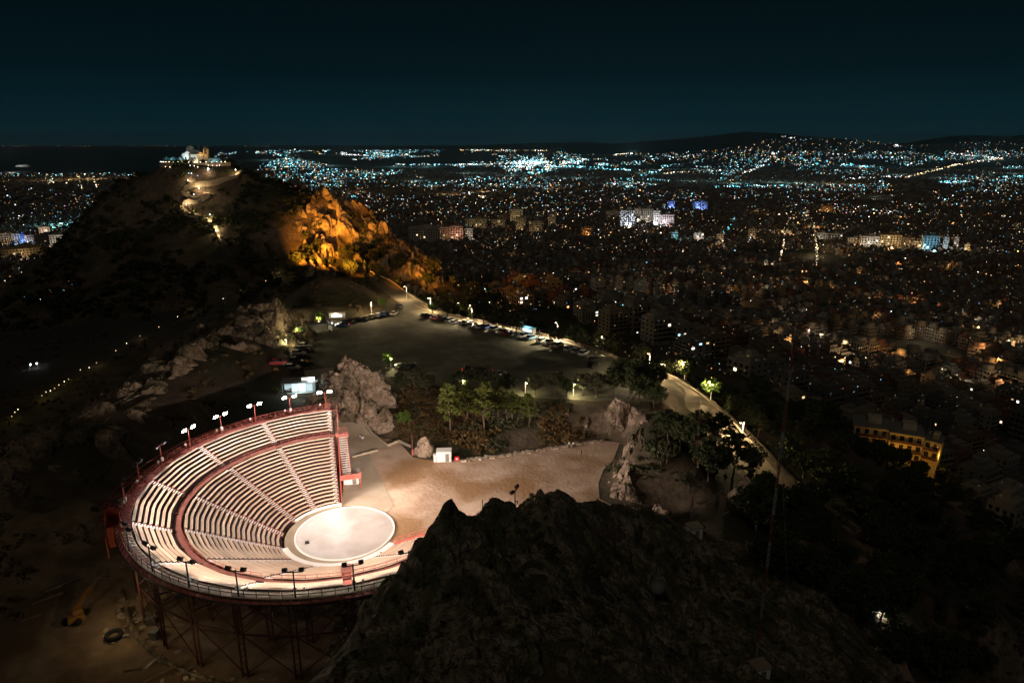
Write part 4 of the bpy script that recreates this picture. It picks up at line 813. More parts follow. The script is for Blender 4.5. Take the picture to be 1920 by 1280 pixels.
for i, (px, py, o) in enumerate(lampspx):
    p = atz(px, py, 6.2); street_lamp(p + np.array([0.9, 0.9, 0]), 5.6, 'white street lamp behind the kerbside cars, %s from the far end' % o, 4600, (1, .80, .50), (-0.7, -0.7))
for px, py, Y, h, lb, pw, arm in [(1283, 712, 0, 5.0, 'street lamp at the top of the descending road', 1500, (-1, -.4)), (1332, 752, 0, 5.2, 'street lamp inside the bright tree beside the descending road', 1700, (-1, -.4)), (1390, 832, 0, 5.4, 'street lamp at the lower bend of the descending road', 2600, (-1, -.5)),
                                 (1245, 712, 0, 4.5, 'street lamp hidden by trees where the descending road begins', 900, (-1, -.3)), (763, 562, 0, 5.4, 'street lamp beside the road leaving the car park', 1300, (-.8, -.6)), (808, 585, 0, 5.4, 'street lamp at the far corner of the car park', 1500, (-.7, -.7)),
                                 (697, 592, 0, 5.2, 'street lamp on the mound above the far parked row', 1200, (0.3, -1)), (862, 590, 0, 5.4, 'street lamp glowing inside the broad yellow-green tree', 1400, (-.6, -.8))]:
    p = on(px, py); street_lamp(p, h, lb, pw, WARM, arm, bare='tree' in lb or 'mound' in lb)
for px, py, lb, pw in [(598, 612, 'lamp glowing in the bright tree left of the car park kiosk', 600), (558, 634, 'lamp under the low yellow tree beside the dark ridge', 500), (733, 690, 'lamp behind the tall pointed rock at the near car park edge', 700), (868, 735, 'lamp hidden by pines on the near edge of the car park', 450), (1075, 742, 'lamp hidden by olives at the right of the near car park edge', 450), (985, 740, 'lamp between the olive trees of the near car park edge', 260), (538, 655, 'lamp beyond the left cluster of parked cars', 350)]:
    p = on(px, py); street_lamp(p, 3.4, lb, pw, (1.0, 0.86, 0.45), (0.2, -1), bare=True)

# cars
def car_meshes():
    st = [(-2.12, .78, .42, .70), (-2.05, .84, .30, .92), (-1.5, .87, .24, .98), (-0.9, .88, .22, .98), (0.3, .88, .22, .96), (0.95, .87, .22, .93), (1.75, .84, .24, .80), (2.05, .76, .30, .68), (2.14, .66, .40, .55)]
    V = []
    for x, w, z0, z1 in st: V += [(x, -w * .92, z0), (x, -w, (z0 + z1) / 2), (x, -w * .9, z1), (x, w * .9, z1), (x, w, (z0 + z1) / 2), (x, w * .92, z0)]
    F = [(0, 1, 2, 3, 4, 5), tuple(6 * (len(st) - 1) + i for i in (5, 4, 3, 2, 1, 0))]
    for k in range(len(st) - 1):
        for i in range(6): F.append((6 * k + i, 6 * k + 6 + i, 6 * k + 6 + (i + 1) % 6, 6 * k + (i + 1) % 6))
    body = MB().add(V, F).mesh('car_body', MT['car'])
    prof = [(-1.85, .96), (-1.35, 1.40), (0.10, 1.44), (0.95, .93)]
    V = [(x, s * (.80 if z < 1.1 else .62), z) for s in (-1, 1) for x, z in prof]
    glass = MB().add(V, [(0, 1, 2, 3), (7, 6, 5, 4), (0, 4, 5, 1), (1, 5, 6, 2), (2, 6, 7, 3)]).mesh('car_windows', MT['glass'])
    V = [(x, s * w, z) for z, dx, w in ((1.425, .06, .63), (1.475, 0, .56)) for s, x in ((-1, -1.33 - dx), (-1, .08 + dx), (1, .08 + dx), (1, -1.33 - dx))]
    roof = MB().add(V, BOXF).mesh('car_roof', MT['car'])
    w = MB(); w.tube((0, -.1, 0), (0, .1, 0), .31, .31, 12); w2 = MB(); w2.tube((0, -.11, 0), (0, .11, 0), .19, .19, 10)
    hl = MB().box((0, 0, 0), (.14, .34, .14)); tl = MB().box((0, 0, 0), (.1, .3, .16))
    return dict(body=body, glass=glass, roof=roof, wheel=w.mesh('wheel_tyre', MT['tyre']), rim=w2.mesh('wheel_rim', MT['galv']), hl=hl.mesh('head_off', MT['headoff']), tl=tl.mesh('tail_off', MT['tailoff']), hln=MB().box((0, 0, 0), (.16, .34, .14)).mesh('head_on', MT['headlight']), tln=MB().box((0, 0, 0), (.12, .3, .16)).mesh('tail_on', MT['taillight']))
CM = car_meshes()
COLS = {'white': (.70, .70, .68), 'silver': (.38, .39, .40), 'black': (.012, .012, .014), 'dark grey': (.06, .062, .066), 'blue': (.03, .09, .28), 'red': (.32, .02, .02), 'beige': (.38, .32, .24), 'light blue': (.20, .34, .50)}
def car(loc, rz, col, label, group, tall=1.0, lights=None):
    t = thing('parked_car', label, 'car', loc, rz, group); t.scale = (1.08, 1.08, tall * 1.08); c = COLS[col]
    ob('body', CM['body'], t, color=c); ob('windows', CM['glass'], t); ob('roof', CM['roof'], t, color=c)
    for x in (-1.3, 1.35):
        for s in (-1, 1): wq = ob('wheel', CM['wheel'], t, (x, s * .76, .31)); ob('rim', CM['rim'], wq)
    for s in (-1, 1):
        ob('headlight', CM['hln' if lights == 'head' else 'hl'], t, (2.06, s * .56, .62)); ob('tail_light', CM['tln' if lights in ('tail', 'head') else 'tl'], t, (-2.06, s * .6, .78))
    return t
cg = random.Random(12)
kseq = ['dark grey', 'red', 'dark grey', 'silver', 'white', 'black', 'silver', 'white', 'blue', 'silver', 'beige', 'red', 'dark grey', 'silver', 'light blue', 'white', 'silver', 'beige', 'white', 'silver', 'white', 'dark grey', 'black']
kcars = [(802, 594), (822, 598), (836, 601), (848, 603), (857, 606), (875, 609), (892, 612), (905, 614), (916, 615), (931, 619), (949, 623), (958, 626), (968, 629), (984, 632), (1000, 635), (1020, 641), (1031, 644), (1050, 649), (1072, 656), (1085, 660), (1098, 664), (1118, 676), (1116, 686)]
kdir = KERB[6] - KERB[2]; kang = math.atan2(kdir[1], kdir[0])
for i, ((px, py), c) in enumerate(zip(kcars, kseq)):
    p = atz(px, py, 6.06); p[2] = 6.07; rz = kang + (R(90) if cg.random() < .7 else R(-90)) + cg.uniform(-.12, .12)
    p[:2] += np.array([-.6, -.6])
    car(p, rz, c, '%s car parked %s from the far end of the long kerbside row' % (c, ORD[i]), 'cars in the long kerbside row', cg.uniform(.97, 1.15))
for i, (px, py, c) in enumerate([(650, 606, 'dark grey'), (663, 603, 'black'), (676, 601, 'black'), (689, 599, 'dark grey'), (700, 596, 'beige'), (711, 594, 'silver'), (722, 592, 'blue'), (739, 590, 'white')]):
    p = atz(px, py, 6.06); p[2] = 6.07; car(p, R(70) + cg.uniform(-.1, .1), c, '%s car, %s from the kiosk in the far row under the mound' % (c, ORD[i]), 'cars in the far row under the mound', cg.uniform(.97, 1.12))
for i, (px, py, c, lb) in enumerate([(642, 612, 'blue', 'blue car with lit headlights driving across the far end of the car park'), (748, 577, 'dark grey', 'dark car standing on the road leaving the car park'), (752, 690, 'beige', 'pale car next to the lamp behind the tall pointed rock'), (771, 690, 'black', 'black car second from the tall pointed rock on the near edge'), (882, 697, 'black', 'black car with red tail lights leaving across the near edge'), (908, 701, 'dark grey', 'dark car with its headlights on at the near edge'), (938, 705, 'silver', 'silver car half hidden by an olive at the near edge'), (1207, 697, 'white', 'white car at the top of the descending road')]):
    p = atz(px, py, 6.06); p[2] = 6.07; car(p, R([185, 120, 60, 70, 10, 170, 20, -40][i]), c, lb, 'cars standing apart in the car park', 1.05, {0: 'head', 4: 'tail', 5: 'head'}.get(i))
for i, (px, py, c) in enumerate([(572, 652, 'white'), (566, 659, 'silver'), (575, 664, 'black'), (560, 667, 'white'), (568, 675, 'black'), (556, 680, 'dark grey'), (522, 684, 'red'), (572, 686, 'black'), (548, 694, 'silver')]):
    p = on(px, py); p[2] += .05; car(p, R(10) + cg.uniform(-.15, .15), c, '%s car, %s from the top in the cluster left of the car park' % (c, ORD[i]), 'cars in the cluster left of the car park', cg.uniform(1, 1.12))
# long grey truck with a blue cover and kiosk at the far left corner
p = atz(600, 622, 6.06); t = thing('box_truck', 'long grey box truck parked at the far left corner of the car park', 'truck', (p[0], p[1], 6.07), R(12))
MB().box((-.6, 0, 1.85), (6.4, 2.4, 2.5)).build('cargo_box', MT['grey'], t); MB().box((3.4, 0, 1.35), (1.5, 2.2, 1.9), taper=.86).build('cab', MT['white'], t); MB().box((4.1, 0, 1.75), (.12, 1.8, .6)).build('windscreen', MT['glass'], t)
for x in (-2.6, -1.6, 3.2):
    for s in (-1, 1): MB().tube((x, s * 1.0 - .15, .45), (x, s * 1.0 + .15, .45), .45, .45, 12).build('wheel', MT['tyre'], t)
p = atz(612, 611, 6.06); car((p[0], p[1], 6.07), R(15), 'blue', 'bright blue car behind the long grey truck', 'cars standing apart in the car park', 1.15)
p = atz(632, 601, 6.06); t = thing('kiosk', 'small pale kiosk with a sloping roof at the far left of the car park', 'kiosk', (p[0] - .5, p[1] + 2.5, 6.06), R(8))
MB().box((0, 0, 1.2), (5.5, 2.6, 2.4)).build('wall', MT['white'], t); rb = MB(); rb.box((0, -.3, 2.6), (6.4, 3.8, .16)); r_ = rb.build('roof', MT['concrete'], t); r_.rotation_euler = (R(-5), 0, 0)
MB().box((0, -1.32, 1.35), (3.6, .06, 1.0)).build('window', E('kiosk_window', (1, .85, .6), 2.5), t); MB().box((0, -1.6, .95), (3.8, .5, .08)).build('counter', MT['wood'], t)
lamp('POINT', (p[0] - .5, p[1] + .2, 8.2), 220, (1, .9, .75), None, .2)
p = atz(985, 628, 6.06) + np.array([1.2, 1.4, 0]); t = thing('canteen_stall', 'small canteen stall glowing cyan behind the kerbside cars', 'stall', (p[0], p[1], 6.2), kang)
MB().box((0, 0, 1.0), (4.5, 1.8, 2.0)).build('body', MT['white'], t); MB().box((0, -.2, 2.15), (5.0, 2.6, .12)).build('canopy', MT['canvas'], t); MB().box((0, .93, 1.3), (3.6, .06, .8)).build('hatch', E('hatch_light', (.6, .95, 1), 3.0), t); MB().box((0, -.93, 1.3), (3.6, .06, .8)).build('hatch', E('hatch_light', (.6, .95, 1), 3.0), t)
lamp('POINT', (p[0] - .6, p[1] - .6, 9.2), 260, (.55, .92, 1), None, .2)

# ------------------------------------------------------------------ theatre yard: gate, side stair, cabins, ramp lights
gp = np.array([-54.0, 163.5, 6.0]); gate = thing('gatehouse', 'glass-fronted ticket gatehouse glowing white behind the far end of the rim', 'gatehouse', gp, R(10))
MB().box((0, 0.9, 1.7), (7.6, 1.8, 3.4)).build('wall', MT['white'], gate); MB().box((0.4, -.6, 3.5), (9.0, 4.6, .18)).build('roof', MT['galv'], gate)
for k in range(4): o = MB().box((-2.9 + 1.75 * k, -.04, 1.55), (1.5, .05, 2.6)).build('window', E('gate_pane_%d' % k, (.72, .95, 1.0), (.7, 1.3, 1.8, .9)[k]), gate); MB().box((-2.9 + 1.75 * k, -.08, 2.2), (1.5, .05, .06)).build('mullion', MT['blacksteel'], o)
MB().box((2.4, -1.6, 3.95), (3.2, .12, 1.1)).build('sign_board', MT['white'], gate); MB().box((0, -2.2, .35), (7.0, .6, .7)).build('counter', MT['white'], gate)
for x in (-3.8, 4.2): MB().tube((x, -2.6, 0), (x, -2.6, 3.4), .08, .08, 8).build('post', MT['galv'], gate)
lamp('POINT', gp + np.array([0.8, -2.2, 3.0]), 420, (.70, .95, 1.0), None, .3); lamp('POINT', gp + np.array([3.8, -2.0, 4.3]), 420, (.70, .95, 1.0), None, .2)
ca = AISLE[0]; e1 = pol(25.4, ca, 8.2) + (TC[0], TC[1], 0); sd = pol(-1, ca); sx = np.array([math.sin(R(ca)), -math.cos(R(ca)), 0.0])
sst = thing('side_stair', 'red steel stair with white steps against the open end of the benches', 'stair', (e1[0], e1[1], 0))
MB().box(tuple(sx * 1.8 + (0, 0, 8.1)), (2.2, 2.6, .14), R(ca)).build('landing', MT['redfloor'], sst)
stp = MB()
for k in range(17): stp.box(tuple(sx * 1.95 + sd * (1.3 + .44 * k) + (0, 0, 8.0 - .30 * k)), (.34, 1.7, .06), R(ca))
stp.build('steps', MT['step'], sst)['kind'] = 'stuff'
lo = sx * 2.6 + sd * 9.4; MB().box(tuple(lo + (0, 0, 2.85)), (2.0, 4.2, .14), R(ca)).build('landing', MT['redfloor'], sst)
for s in (1.1, 2.8):
    rb = MB(); p0, p1 = sx * s + sd * 1.1 + (0, 0, 8.1), sx * s + sd * 8.4 + (0, 0, 2.9)
    for h in (1.0, .5): rb.beam(p0 + (0, 0, h), p1 + (0, 0, h), .06)
    for u in np.linspace(0, 1, 10): q = p0 + (p1 - p0) * u; rb.beam(q, q + (0, 0, 1), .05)
    rb.beam(p0 - (0, 0, .15), p1 - (0, 0, .15), .08, .3); rb.build('railing', MT['redsteel'], sst)
rb = MB()
for q0, q1 in ((lo + sx * 2.05 - sd * 1.0, lo + sx * 2.05 + sd * 1.0), (lo - sx * 2.0 + sd * 1.0, lo + sx * 2.05 + sd * 1.0)):
    rb.beam(q0 + (0, 0, 3.4), q1 + (0, 0, 3.4), .06, 1.0)
rb.build('parapet_panel', MT['redsteel'], sst)
for a_, b_ in ((1.9, 9.9), (1.9, 8.8), (-1.4, 9.9)): q = sx * (2.6 + a_) + sd * b_; MB().beam(q + (0, 0, 0), q + (0, 0, 2.8), .12).build('post', MT['redsteel'], sst)
for q in (sx * 2.6, sx * .9): MB().beam(q + (0, 0, 0), q + (0, 0, 8.0), .14).build('post', MT['redsteel'], sst)
rb = MB()
for q0, q1 in ((sx * .7 - sd * 1.1, sx * 2.9 - sd * 1.1), (sx * 2.9 - sd * 1.1, sx * 2.9 + sd * 1.1)):
    for h in (1.0, .5): rb.beam(q0 + (0, 0, 8.15 + h), q1 + (0, 0, 8.15 + h), .06)
rb.build('railing', MT['redsteel'], sst)
def cabin(name, px, py, sz, rz, label, ribs=9):
    p = atz(px, py, 0.1); t = thing(name, label, 'cabin', (p[0], p[1] + sz[1] / 2, .1), rz); MB().box((0, 0, sz[2] / 2), sz).build('wall', MT['white'], t); MB().box((0, 0, sz[2] + .05), (sz[0] + .15, sz[1] + .15, .1)).build('roof', MT['white'], t)
    MB().box((sz[0] * .22, -sz[1] / 2 - .035, sz[2] * .44), (min(.8, sz[0] * .4), .05, sz[2] * .82)).build('door', MT['grey'], t)
    for k in range(ribs): MB().box((-sz[0] / 2 + sz[0] * (k + .5) / ribs, -sz[1] / 2 - .02, sz[2] / 2), (.06, .04, sz[2] * .94)).build('rib', MT['white'], t)
    return t
cabin('site_cabin', 657, 908, (3.1, 2.3, 2.3), R(8), 'white site cabin under the side stair landing', 8); cabin('locker', 671, 904, (1.1, 1.2, 1.6), R(8), 'narrow white locker beside the larger cabin under the stair', 3)
cabin('site_cabin', 832, 866, (3.2, 2.2, 2.3), R(3), 'white ribbed site cabin at the far edge of the yard'); cabin('locker', 817, 866, (.9, 1.0, 1.5), R(3), 'small white locker left of the ribbed cabin in the yard', 3)
p = atz(857, 866, .1); t = thing('fire_cabinet', 'small bright red cabinet right of the white yard cabin', 'cabinet', (p[0], p[1], .1)); MB().box((0, 0, .85), (1.0, .6, .8)).build('box', M('bright_red_paint', (.62, .02, .03), (.7, .03, .04), 1, .4), t)
MB().box((0, -.32, .95), (.35, .04, .35)).build('badge', MT['white'], t)
for x in (-.4, .4): MB().beam((x, 0, 0), (x, 0, .5), .07).build('leg', MT['blacksteel'], t)
for i, (px, py) in enumerate([(637, 778), (667, 801)]):
    p = on(px, py); t = thing('wall_lamp', 'small warm bulkhead lamp on the ramp wall, %s from the gatehouse' % ORD[i], 'lamp', p + np.array([0, 0, .1]), 0, 'ramp wall lamps'); MB().box((0, 0, .35), (.22, .22, .7), taper=.8).build('post', MT['stone'], t); MB().box((0, -.06, .75), (.34, .22, .16)).build('lens', MT['lampwarm'], t); lamp('POINT', p + np.array([-.4, -.4, .95]), 45, (1, .75, .4), None, .08)
p = atz(857 - 83, 853, 0); t = thing('sign_post', 'dark red post standing before the low fissured rock', 'post', (p[0], p[1], 0)); MB().tube((0, 0, 0), (0, 0, 5.2), .17, .13, 8).build('pole', MT['darksteel'], t); MB().tube((0, 0, 0), (0, 0, 1.4), .24, .24, 8).build('sleeve', MT['redfloor'], t)

# people
def person_mesh(pose, top, seed):
    J = dict(pel=(0, 0, .95), sp=(0, .01, 1.2), ch=(0, .01, 1.40), nk=(0, 0, 1.52), hd=(0, -.02, 1.64), tp=(0, -.01, 1.74))
    st = .0 if pose == 'stand' else .22
    V = [J['pel'], J['sp'], J['ch'], J['nk'], J['hd'], J['tp']]; Ed = [(0, 1), (1, 2), (2, 3), (3, 4), (4, 5)]; Rr = [.15, .135, .155, .06, .095, .07]
    for s in (-1, 1):
        b = len(V); V += [(s * .10, 0, .90), (s * .11, -s * st * .7, .50), (s * .12, -s * st - .0, .09), (s * .12, -s * st - .15, .04)]; Rr += [.09, .065, .045, .04]; Ed += [(0, b), (b, b + 1), (b + 1, b + 2), (b + 2, b + 3)]
        b = len(V); V += [(s * .19, .01, 1.42), (s * .24, .03 + s * st * .3, 1.15), (s * .24, -.08 + s * st * .6, .92), (s * .24, -.11 + s * st * .7, .82)]; Rr += [.065, .045, .034, .03]; Ed += [(2, b), (b, b + 1), (b + 1, b + 2), (b + 2, b + 3)]
    me = bpy.data.meshes.new('person'); me.from_pydata(V, Ed, []); o = bpy.data.objects.new('tmp_person', me); COL.objects.link(o); md = o.modifiers.new('skin', 'SKIN'); sk = me.skin_vertices[0].data
    for i, r in enumerate(Rr): sk[i].radius = (r, r * (.8 if i in (0, 1, 2) else 1)); sk[i].use_root = i == 0
    o.modifiers.new('sub', 'SUBSURF').levels = 1; dg = bpy.context.evaluated_depsgraph_get(); m2 = bpy.data.meshes.new_from_object(o.evaluated_get(dg)); bpy.data.objects.remove(o); m2.name = 'person_body'
    m2.materials.clear()
    for m in (MT['skin'], MT['dcloth'], MT[top], MT['hair']): m2.materials.append(m)
    for f in m2.polygons:
        z = f.center.z; x = abs(f.center.x); f.material_index = 1 if z < .98 and not (x > .19 and z < 1.0) else 2 if z < 1.47 and z > .98 and not (x > .2 and z < 1.12) else 3 if z > 1.70 or (z > 1.56 and f.center.y > .03) else 0; f.use_smooth = True
    return m2
PM = {(p, t): person_mesh(p, t, 1) for p in ('stand', 'walk') for t in ('wcloth', 'dcloth', 'bcloth')}
def person(loc, rz, pose, topc, label, grp=None): o = ob('person', PM[(pose, topc)], None, loc, rz); return tag(o, label, 'person', grp)
for px, py, po, tc, rz, lb in [(1067, 841, 'stand', 'wcloth', 20, 'person in white top at the far yard edge, left of a pair'), (1075, 842, 'stand', 'wcloth', -160, 'person in a white top, right-hand one of the pair at the yard edge'), (1090, 858, 'walk', 'dcloth', 100, 'person in dark clothes walking alone across the yard'), (677, 829, 'stand', 'wcloth', 30, 'person in a white shirt on the ramp, left of the pair'), (681, 832, 'walk', 'wcloth', 200, 'person in white shirt and dark trousers, right of the ramp pair')]:
    p = on(px, py); person((p[0], p[1], max(p[2], .0) + .09), R(rz), po, tc, lb)
for i, (px, py, tc) in enumerate([(1103, 680, 'dcloth'), (1108, 682, 'dcloth'), (1011, 628, 'bcloth'), (952, 612, 'wcloth'), (964, 612, 'dcloth'), (975, 617, 'bcloth'), (1016, 634, 'dcloth'), (637, 604, 'bcloth')]):
    p = atz(px, py, 6.2); person((p[0], p[1], 6.08 if i in (0, 1, 7) else 6.2), R(40 * i), 'stand', tc, ['person in dark clothes standing left beside the end of the kerbside row', 'person in dark clothes standing second beside the end of the kerbside row', 'person in blue beside the cyan canteen stall', 'person in a white top on the pavement near the second lamp', 'person in dark clothes on the pavement right of the second lamp', 'person in blue leaning on the parapet before the stall', 'person in dark clothes right of the canteen stall', 'person in blue at the kiosk'][i])
for i, (dx, dy, tc) in enumerate([(-2.7, -2.9, 'dcloth'), (-3.3, -3.6, 'bcloth')]): q = gp + np.array([dx, dy, .02]); q[2] = 6.13; person(q, R(60), 'stand', tc, ['person in dark clothes waiting before the gatehouse', 'person in blue at the left of the gatehouse'][i])

# ------------------------------------------------------------------ the city
def city_hit(px, py, lift=0.0):                                   # where lines of sight meet the plain and the foothills
    px = np.atleast_1d(np.asarray(px, float)); py = np.atleast_1d(np.asarray(py, float)); u = (px - 960) / FPX; v = (640 - py) / FPX
    D = np.stack([u, cP + v * sP, -sP + v * cP], -1); ys = np.concatenate([np.linspace(200, 3000, 141), np.geomspace(3050, 40000, 160)])
    P = D[:, None, :] * (ys[None, :] / D[:, 1:2])[..., None] + np.array([0, 0, CAM_H]); below = P[..., 2] < city_z(P[..., 0], P[..., 1]) + lift * (P[..., 1] < 5600); ok = below.any(1); k = np.argmax(below, 1); q = P[np.arange(len(px)), k]; q[:, 2] = city_z(q[:, 0], q[:, 1]); return q, ok
def sight_free(x, y, z):
    t = np.linspace(0.12, 0.97, 26); X = x[:, None] * t; Y = y[:, None] * t; Zr = CAM_H + (z[:, None] - CAM_H) * t; m = (Y < 700) & (np.abs(X) < 600); Zl = np.full(X.shape, -999.0); Zl[m] = land(X[m], Y[m], False); return (Zl < Zr).all(1)
KL = [tuple(k) for k in KERB]
def lots(y0, y1, pitch=(55, 43), lot=11.6, ang=0.42, seed=1):
    g = np.random.default_rng(seed); out = []; ca, sa = math.cos(ang), math.sin(ang); rr = int(y1 / min(pitch)) + 40
    nx, ny = 4, 3; I, J = np.meshgrid(np.arange(-rr, rr), np.arange(-rr, rr)); I = I.ravel(); J = J.ravel()
    for a in range(nx):
        for b in range(ny):
            if 0 < a < nx - 1 and b == 1: continue                     # yards inside the blocks
            s = I * pitch[0] + a * lot; t = J * pitch[1] + b * lot; x = s * ca - t * sa; y = s * sa + t * ca
            m = (y > y0) & (y < y1) & (np.abs(x) < y * 0.80 + 40); out.append(np.c_[x[m], y[m]])
    P = np.vstack(out); return P + g.normal(0, 0.6, P.shape)
def free_land(P):
    x, y = P[:, 0], P[:, 1]; m = np.ones(len(P), bool); nr = (y < 860)
    res_ = np.zeros(len(P)); res_[nr] = land(x[nr], y[nr], False) - city_z(x[nr], y[nr]); m &= np.abs(res_) < 4.5
    m &= line_dist(x, y, KL)[0] > 82; m &= line_dist(x, y, ROADS['down'][0])[0] > 62; m &= ~((x < 96) & (y < 232)); m &= ~((x < 30) & (y < 300)); m &= ~((x < -60) & (y < 480)); m &= ~((x < 30) & (y < 340)); m &= ~((x < -10) & (y < 400)); m &= (y > 150)
    m &= ~((x < 160) & (y < 185)); m &= fbm(x / 260, y / 260, 3, 2) < 0.42                       # parks and wooded knolls stay unbuilt
    m &= ~(np.hypot(x - 330, y - 560) < 60) ; m &= ~(np.hypot(x - 137, y - 218) < 20); return P[m]
P = free_land(lots(150, 2300)); pj = proj(np.c_[P, city_z(P[:, 0], P[:, 1]) + 14]); P = P[(pj[:, 0] > -40) & (pj[:, 0] < 1960) & (pj[:, 1] < 1290)]
zc = city_z(P[:, 0], P[:, 1]); P = P[sight_free(P[:, 0], P[:, 1], zc + 18)]; P = P[np.argsort(np.hypot(P[:, 0], P[:, 1]))]; near_lots, mid_lots = P[:300], P[300:]

CAng = 0.42
def building_proto(seed):
    g = random.Random(seed); w, d, fl = g.uniform(9.4, 11.2), g.uniform(9.4, 11.2), g.choice((3, 4, 4, 5)); h = fl * 3.1 + .6
    wall = MB(); wall.box((0, 0, h / 2 - 4), (w, d, h + 8)); wall.box((0, g.uniform(-.5, 1), h + 1.4), (w * .72, d * .66, 2.8))
    par = MB()
    for sx_, sy_, lx, ly in ((0, -1, w, .2), (0, 1, w, .2), (-1, 0, .2, d), (1, 0, .2, d)): par.box((sx_ * (w / 2 - .1), sy_ * (d / 2 - .1), h + .45), (lx + .02, ly + .02, .9))
    hut = MB(); hut.box((w * .1, 0, h + 4.0), (2.8, 3.2, 2.4)); clut = MB()
    for _ in range(3): clut.box((g.uniform(-.35, .35) * w, g.uniform(-.4, .4) * d, h + 3.3 if g.random() < .4 else h + .5), (1.6, .8, 1.0), g.uniform(0, 3), taper=.6)
    bal = MB(); win = MB()
    for f in range(fl):
        z = f * 3.1
        for s in (-1, 1):
            if f: bal.box((0, s * (d / 2 + .6), z + .05), (w * .9, 1.2, .14)); bal.box((0, s * (d / 2 + 1.16), z + .55), (w * .9, .06, .85))
            for k in range(4): win.box((-w / 2 + w * (k + .5) / 4, s * (d / 2 + .012), z + 1.65), (1.3, .05, 1.7 if k % 2 else 2.0)); 
            for k in range(3): win.box((s * (w / 2 + .012), -d / 2 + d * (k + .5) / 3, z + 1.8), (.05, 1.2, 1.3))
    return dict(wall=wall.mesh('block_wall', MT['tint']), par=par.mesh('block_parapet', MT['tint']), hut=hut.mesh('block_hut', MT['tint']), clut=clut.mesh('block_clutter', MT['galv']), bal=bal.mesh('block_balcony', MT['tint']), win=win.mesh('block_window', MT['glass']), dim=(w, d, h, fl))
BP = [building_proto(s) for s in range(8)]
pane = MB().box((0, 0, 0), (1.3, .08, 1.5)).mesh('lit_pane', MT['litpane'])
LC = [(1.0, .78, .45), (1.0, .62, .28), (.95, .95, 1.0), (.75, .92, 1.0), (1.0, .85, .6), (1.0, .5, .15), (.45, .85, 1.0), (1, .9, .7)]
bg = random.Random(77); TINTS = [('cream', (.20, .165, .12)), ('pale grey', (.16, .15, .135)), ('off-white', (.24, .215, .18)), ('brick red', (.15, .075, .05)), ('sand', (.18, .13, .085)), ('concrete grey', (.12, .112, .10))]
cnt = {}
for i, (x, y) in enumerate(near_lots):
    b = BP[bg.randrange(8)]; z = float(city_z(x, y)); nm, tint = TINTS[bg.randrange(6)]; w, d, h, fl = b['dim']; nl = 0 if bg.random() < .5 else bg.choice((1, 1, 2, 3)); pp = proj((x, y, z + h))
    side = 'towards the right edge' if pp[0] > 1620 else 'below the car park' if pp[0] < 1240 else 'beyond the descending road'; lit = 'with a lit window' if nl else 'with every window dark'
    t = thing('apartment_block', '%s %d-storey apartment block %s, %s' % (nm, fl, lit, side), 'building', (x, y, z), CAng + math.pi / 2 * bg.randrange(4) + bg.uniform(-.12, .12), 'apartment blocks on the near city slope')
    ob('wall', b['wall'], t, color=tint); ob('roof_parapet', b['par'], t, color=tint); ob('roof_hut', b['hut'], t, color=tint); ob('roof_tanks', b['clut'], t)['kind'] = 'stuff'; ob('balconies', b['bal'], t, color=tuple(c * 1.15 for c in tint))['kind'] = 'stuff'; ob('windows', b['win'], t)['kind'] = 'stuff'
    t.scale = (bg.uniform(.82, 1.02), bg.uniform(.82, 1.02), bg.choice((.6, .72, .85, .85, 1.0)) * (.75 if i < 90 else 1.0))
    for _ in range(nl):
        # a lit window on the wall that looks up the hill
        loc = Vector((-x, -y, 0)); loc.rotate(Euler((0, 0, -t.rotation_euler.z))); f = bg.randrange(1, fl); zz = f * 3.1 + 1.7; c = bg.choice(LC); s = bg.uniform(1.0, 5.0)
        if abs(loc.y) > abs(loc.x): q = ((-w / 2 + w * (bg.randrange(4) + .5) / 4), math.copysign(d / 2 + .06, loc.y), zz); rz_ = 0
        else: q = (math.copysign(w / 2 + .06, loc.x), -d / 2 + d * (bg.randrange(3) + .5) / 3, zz); rz_ = math.pi / 2
        ob('lit_window', pane, t, q, rz_, color=tuple(k * s for k in c))
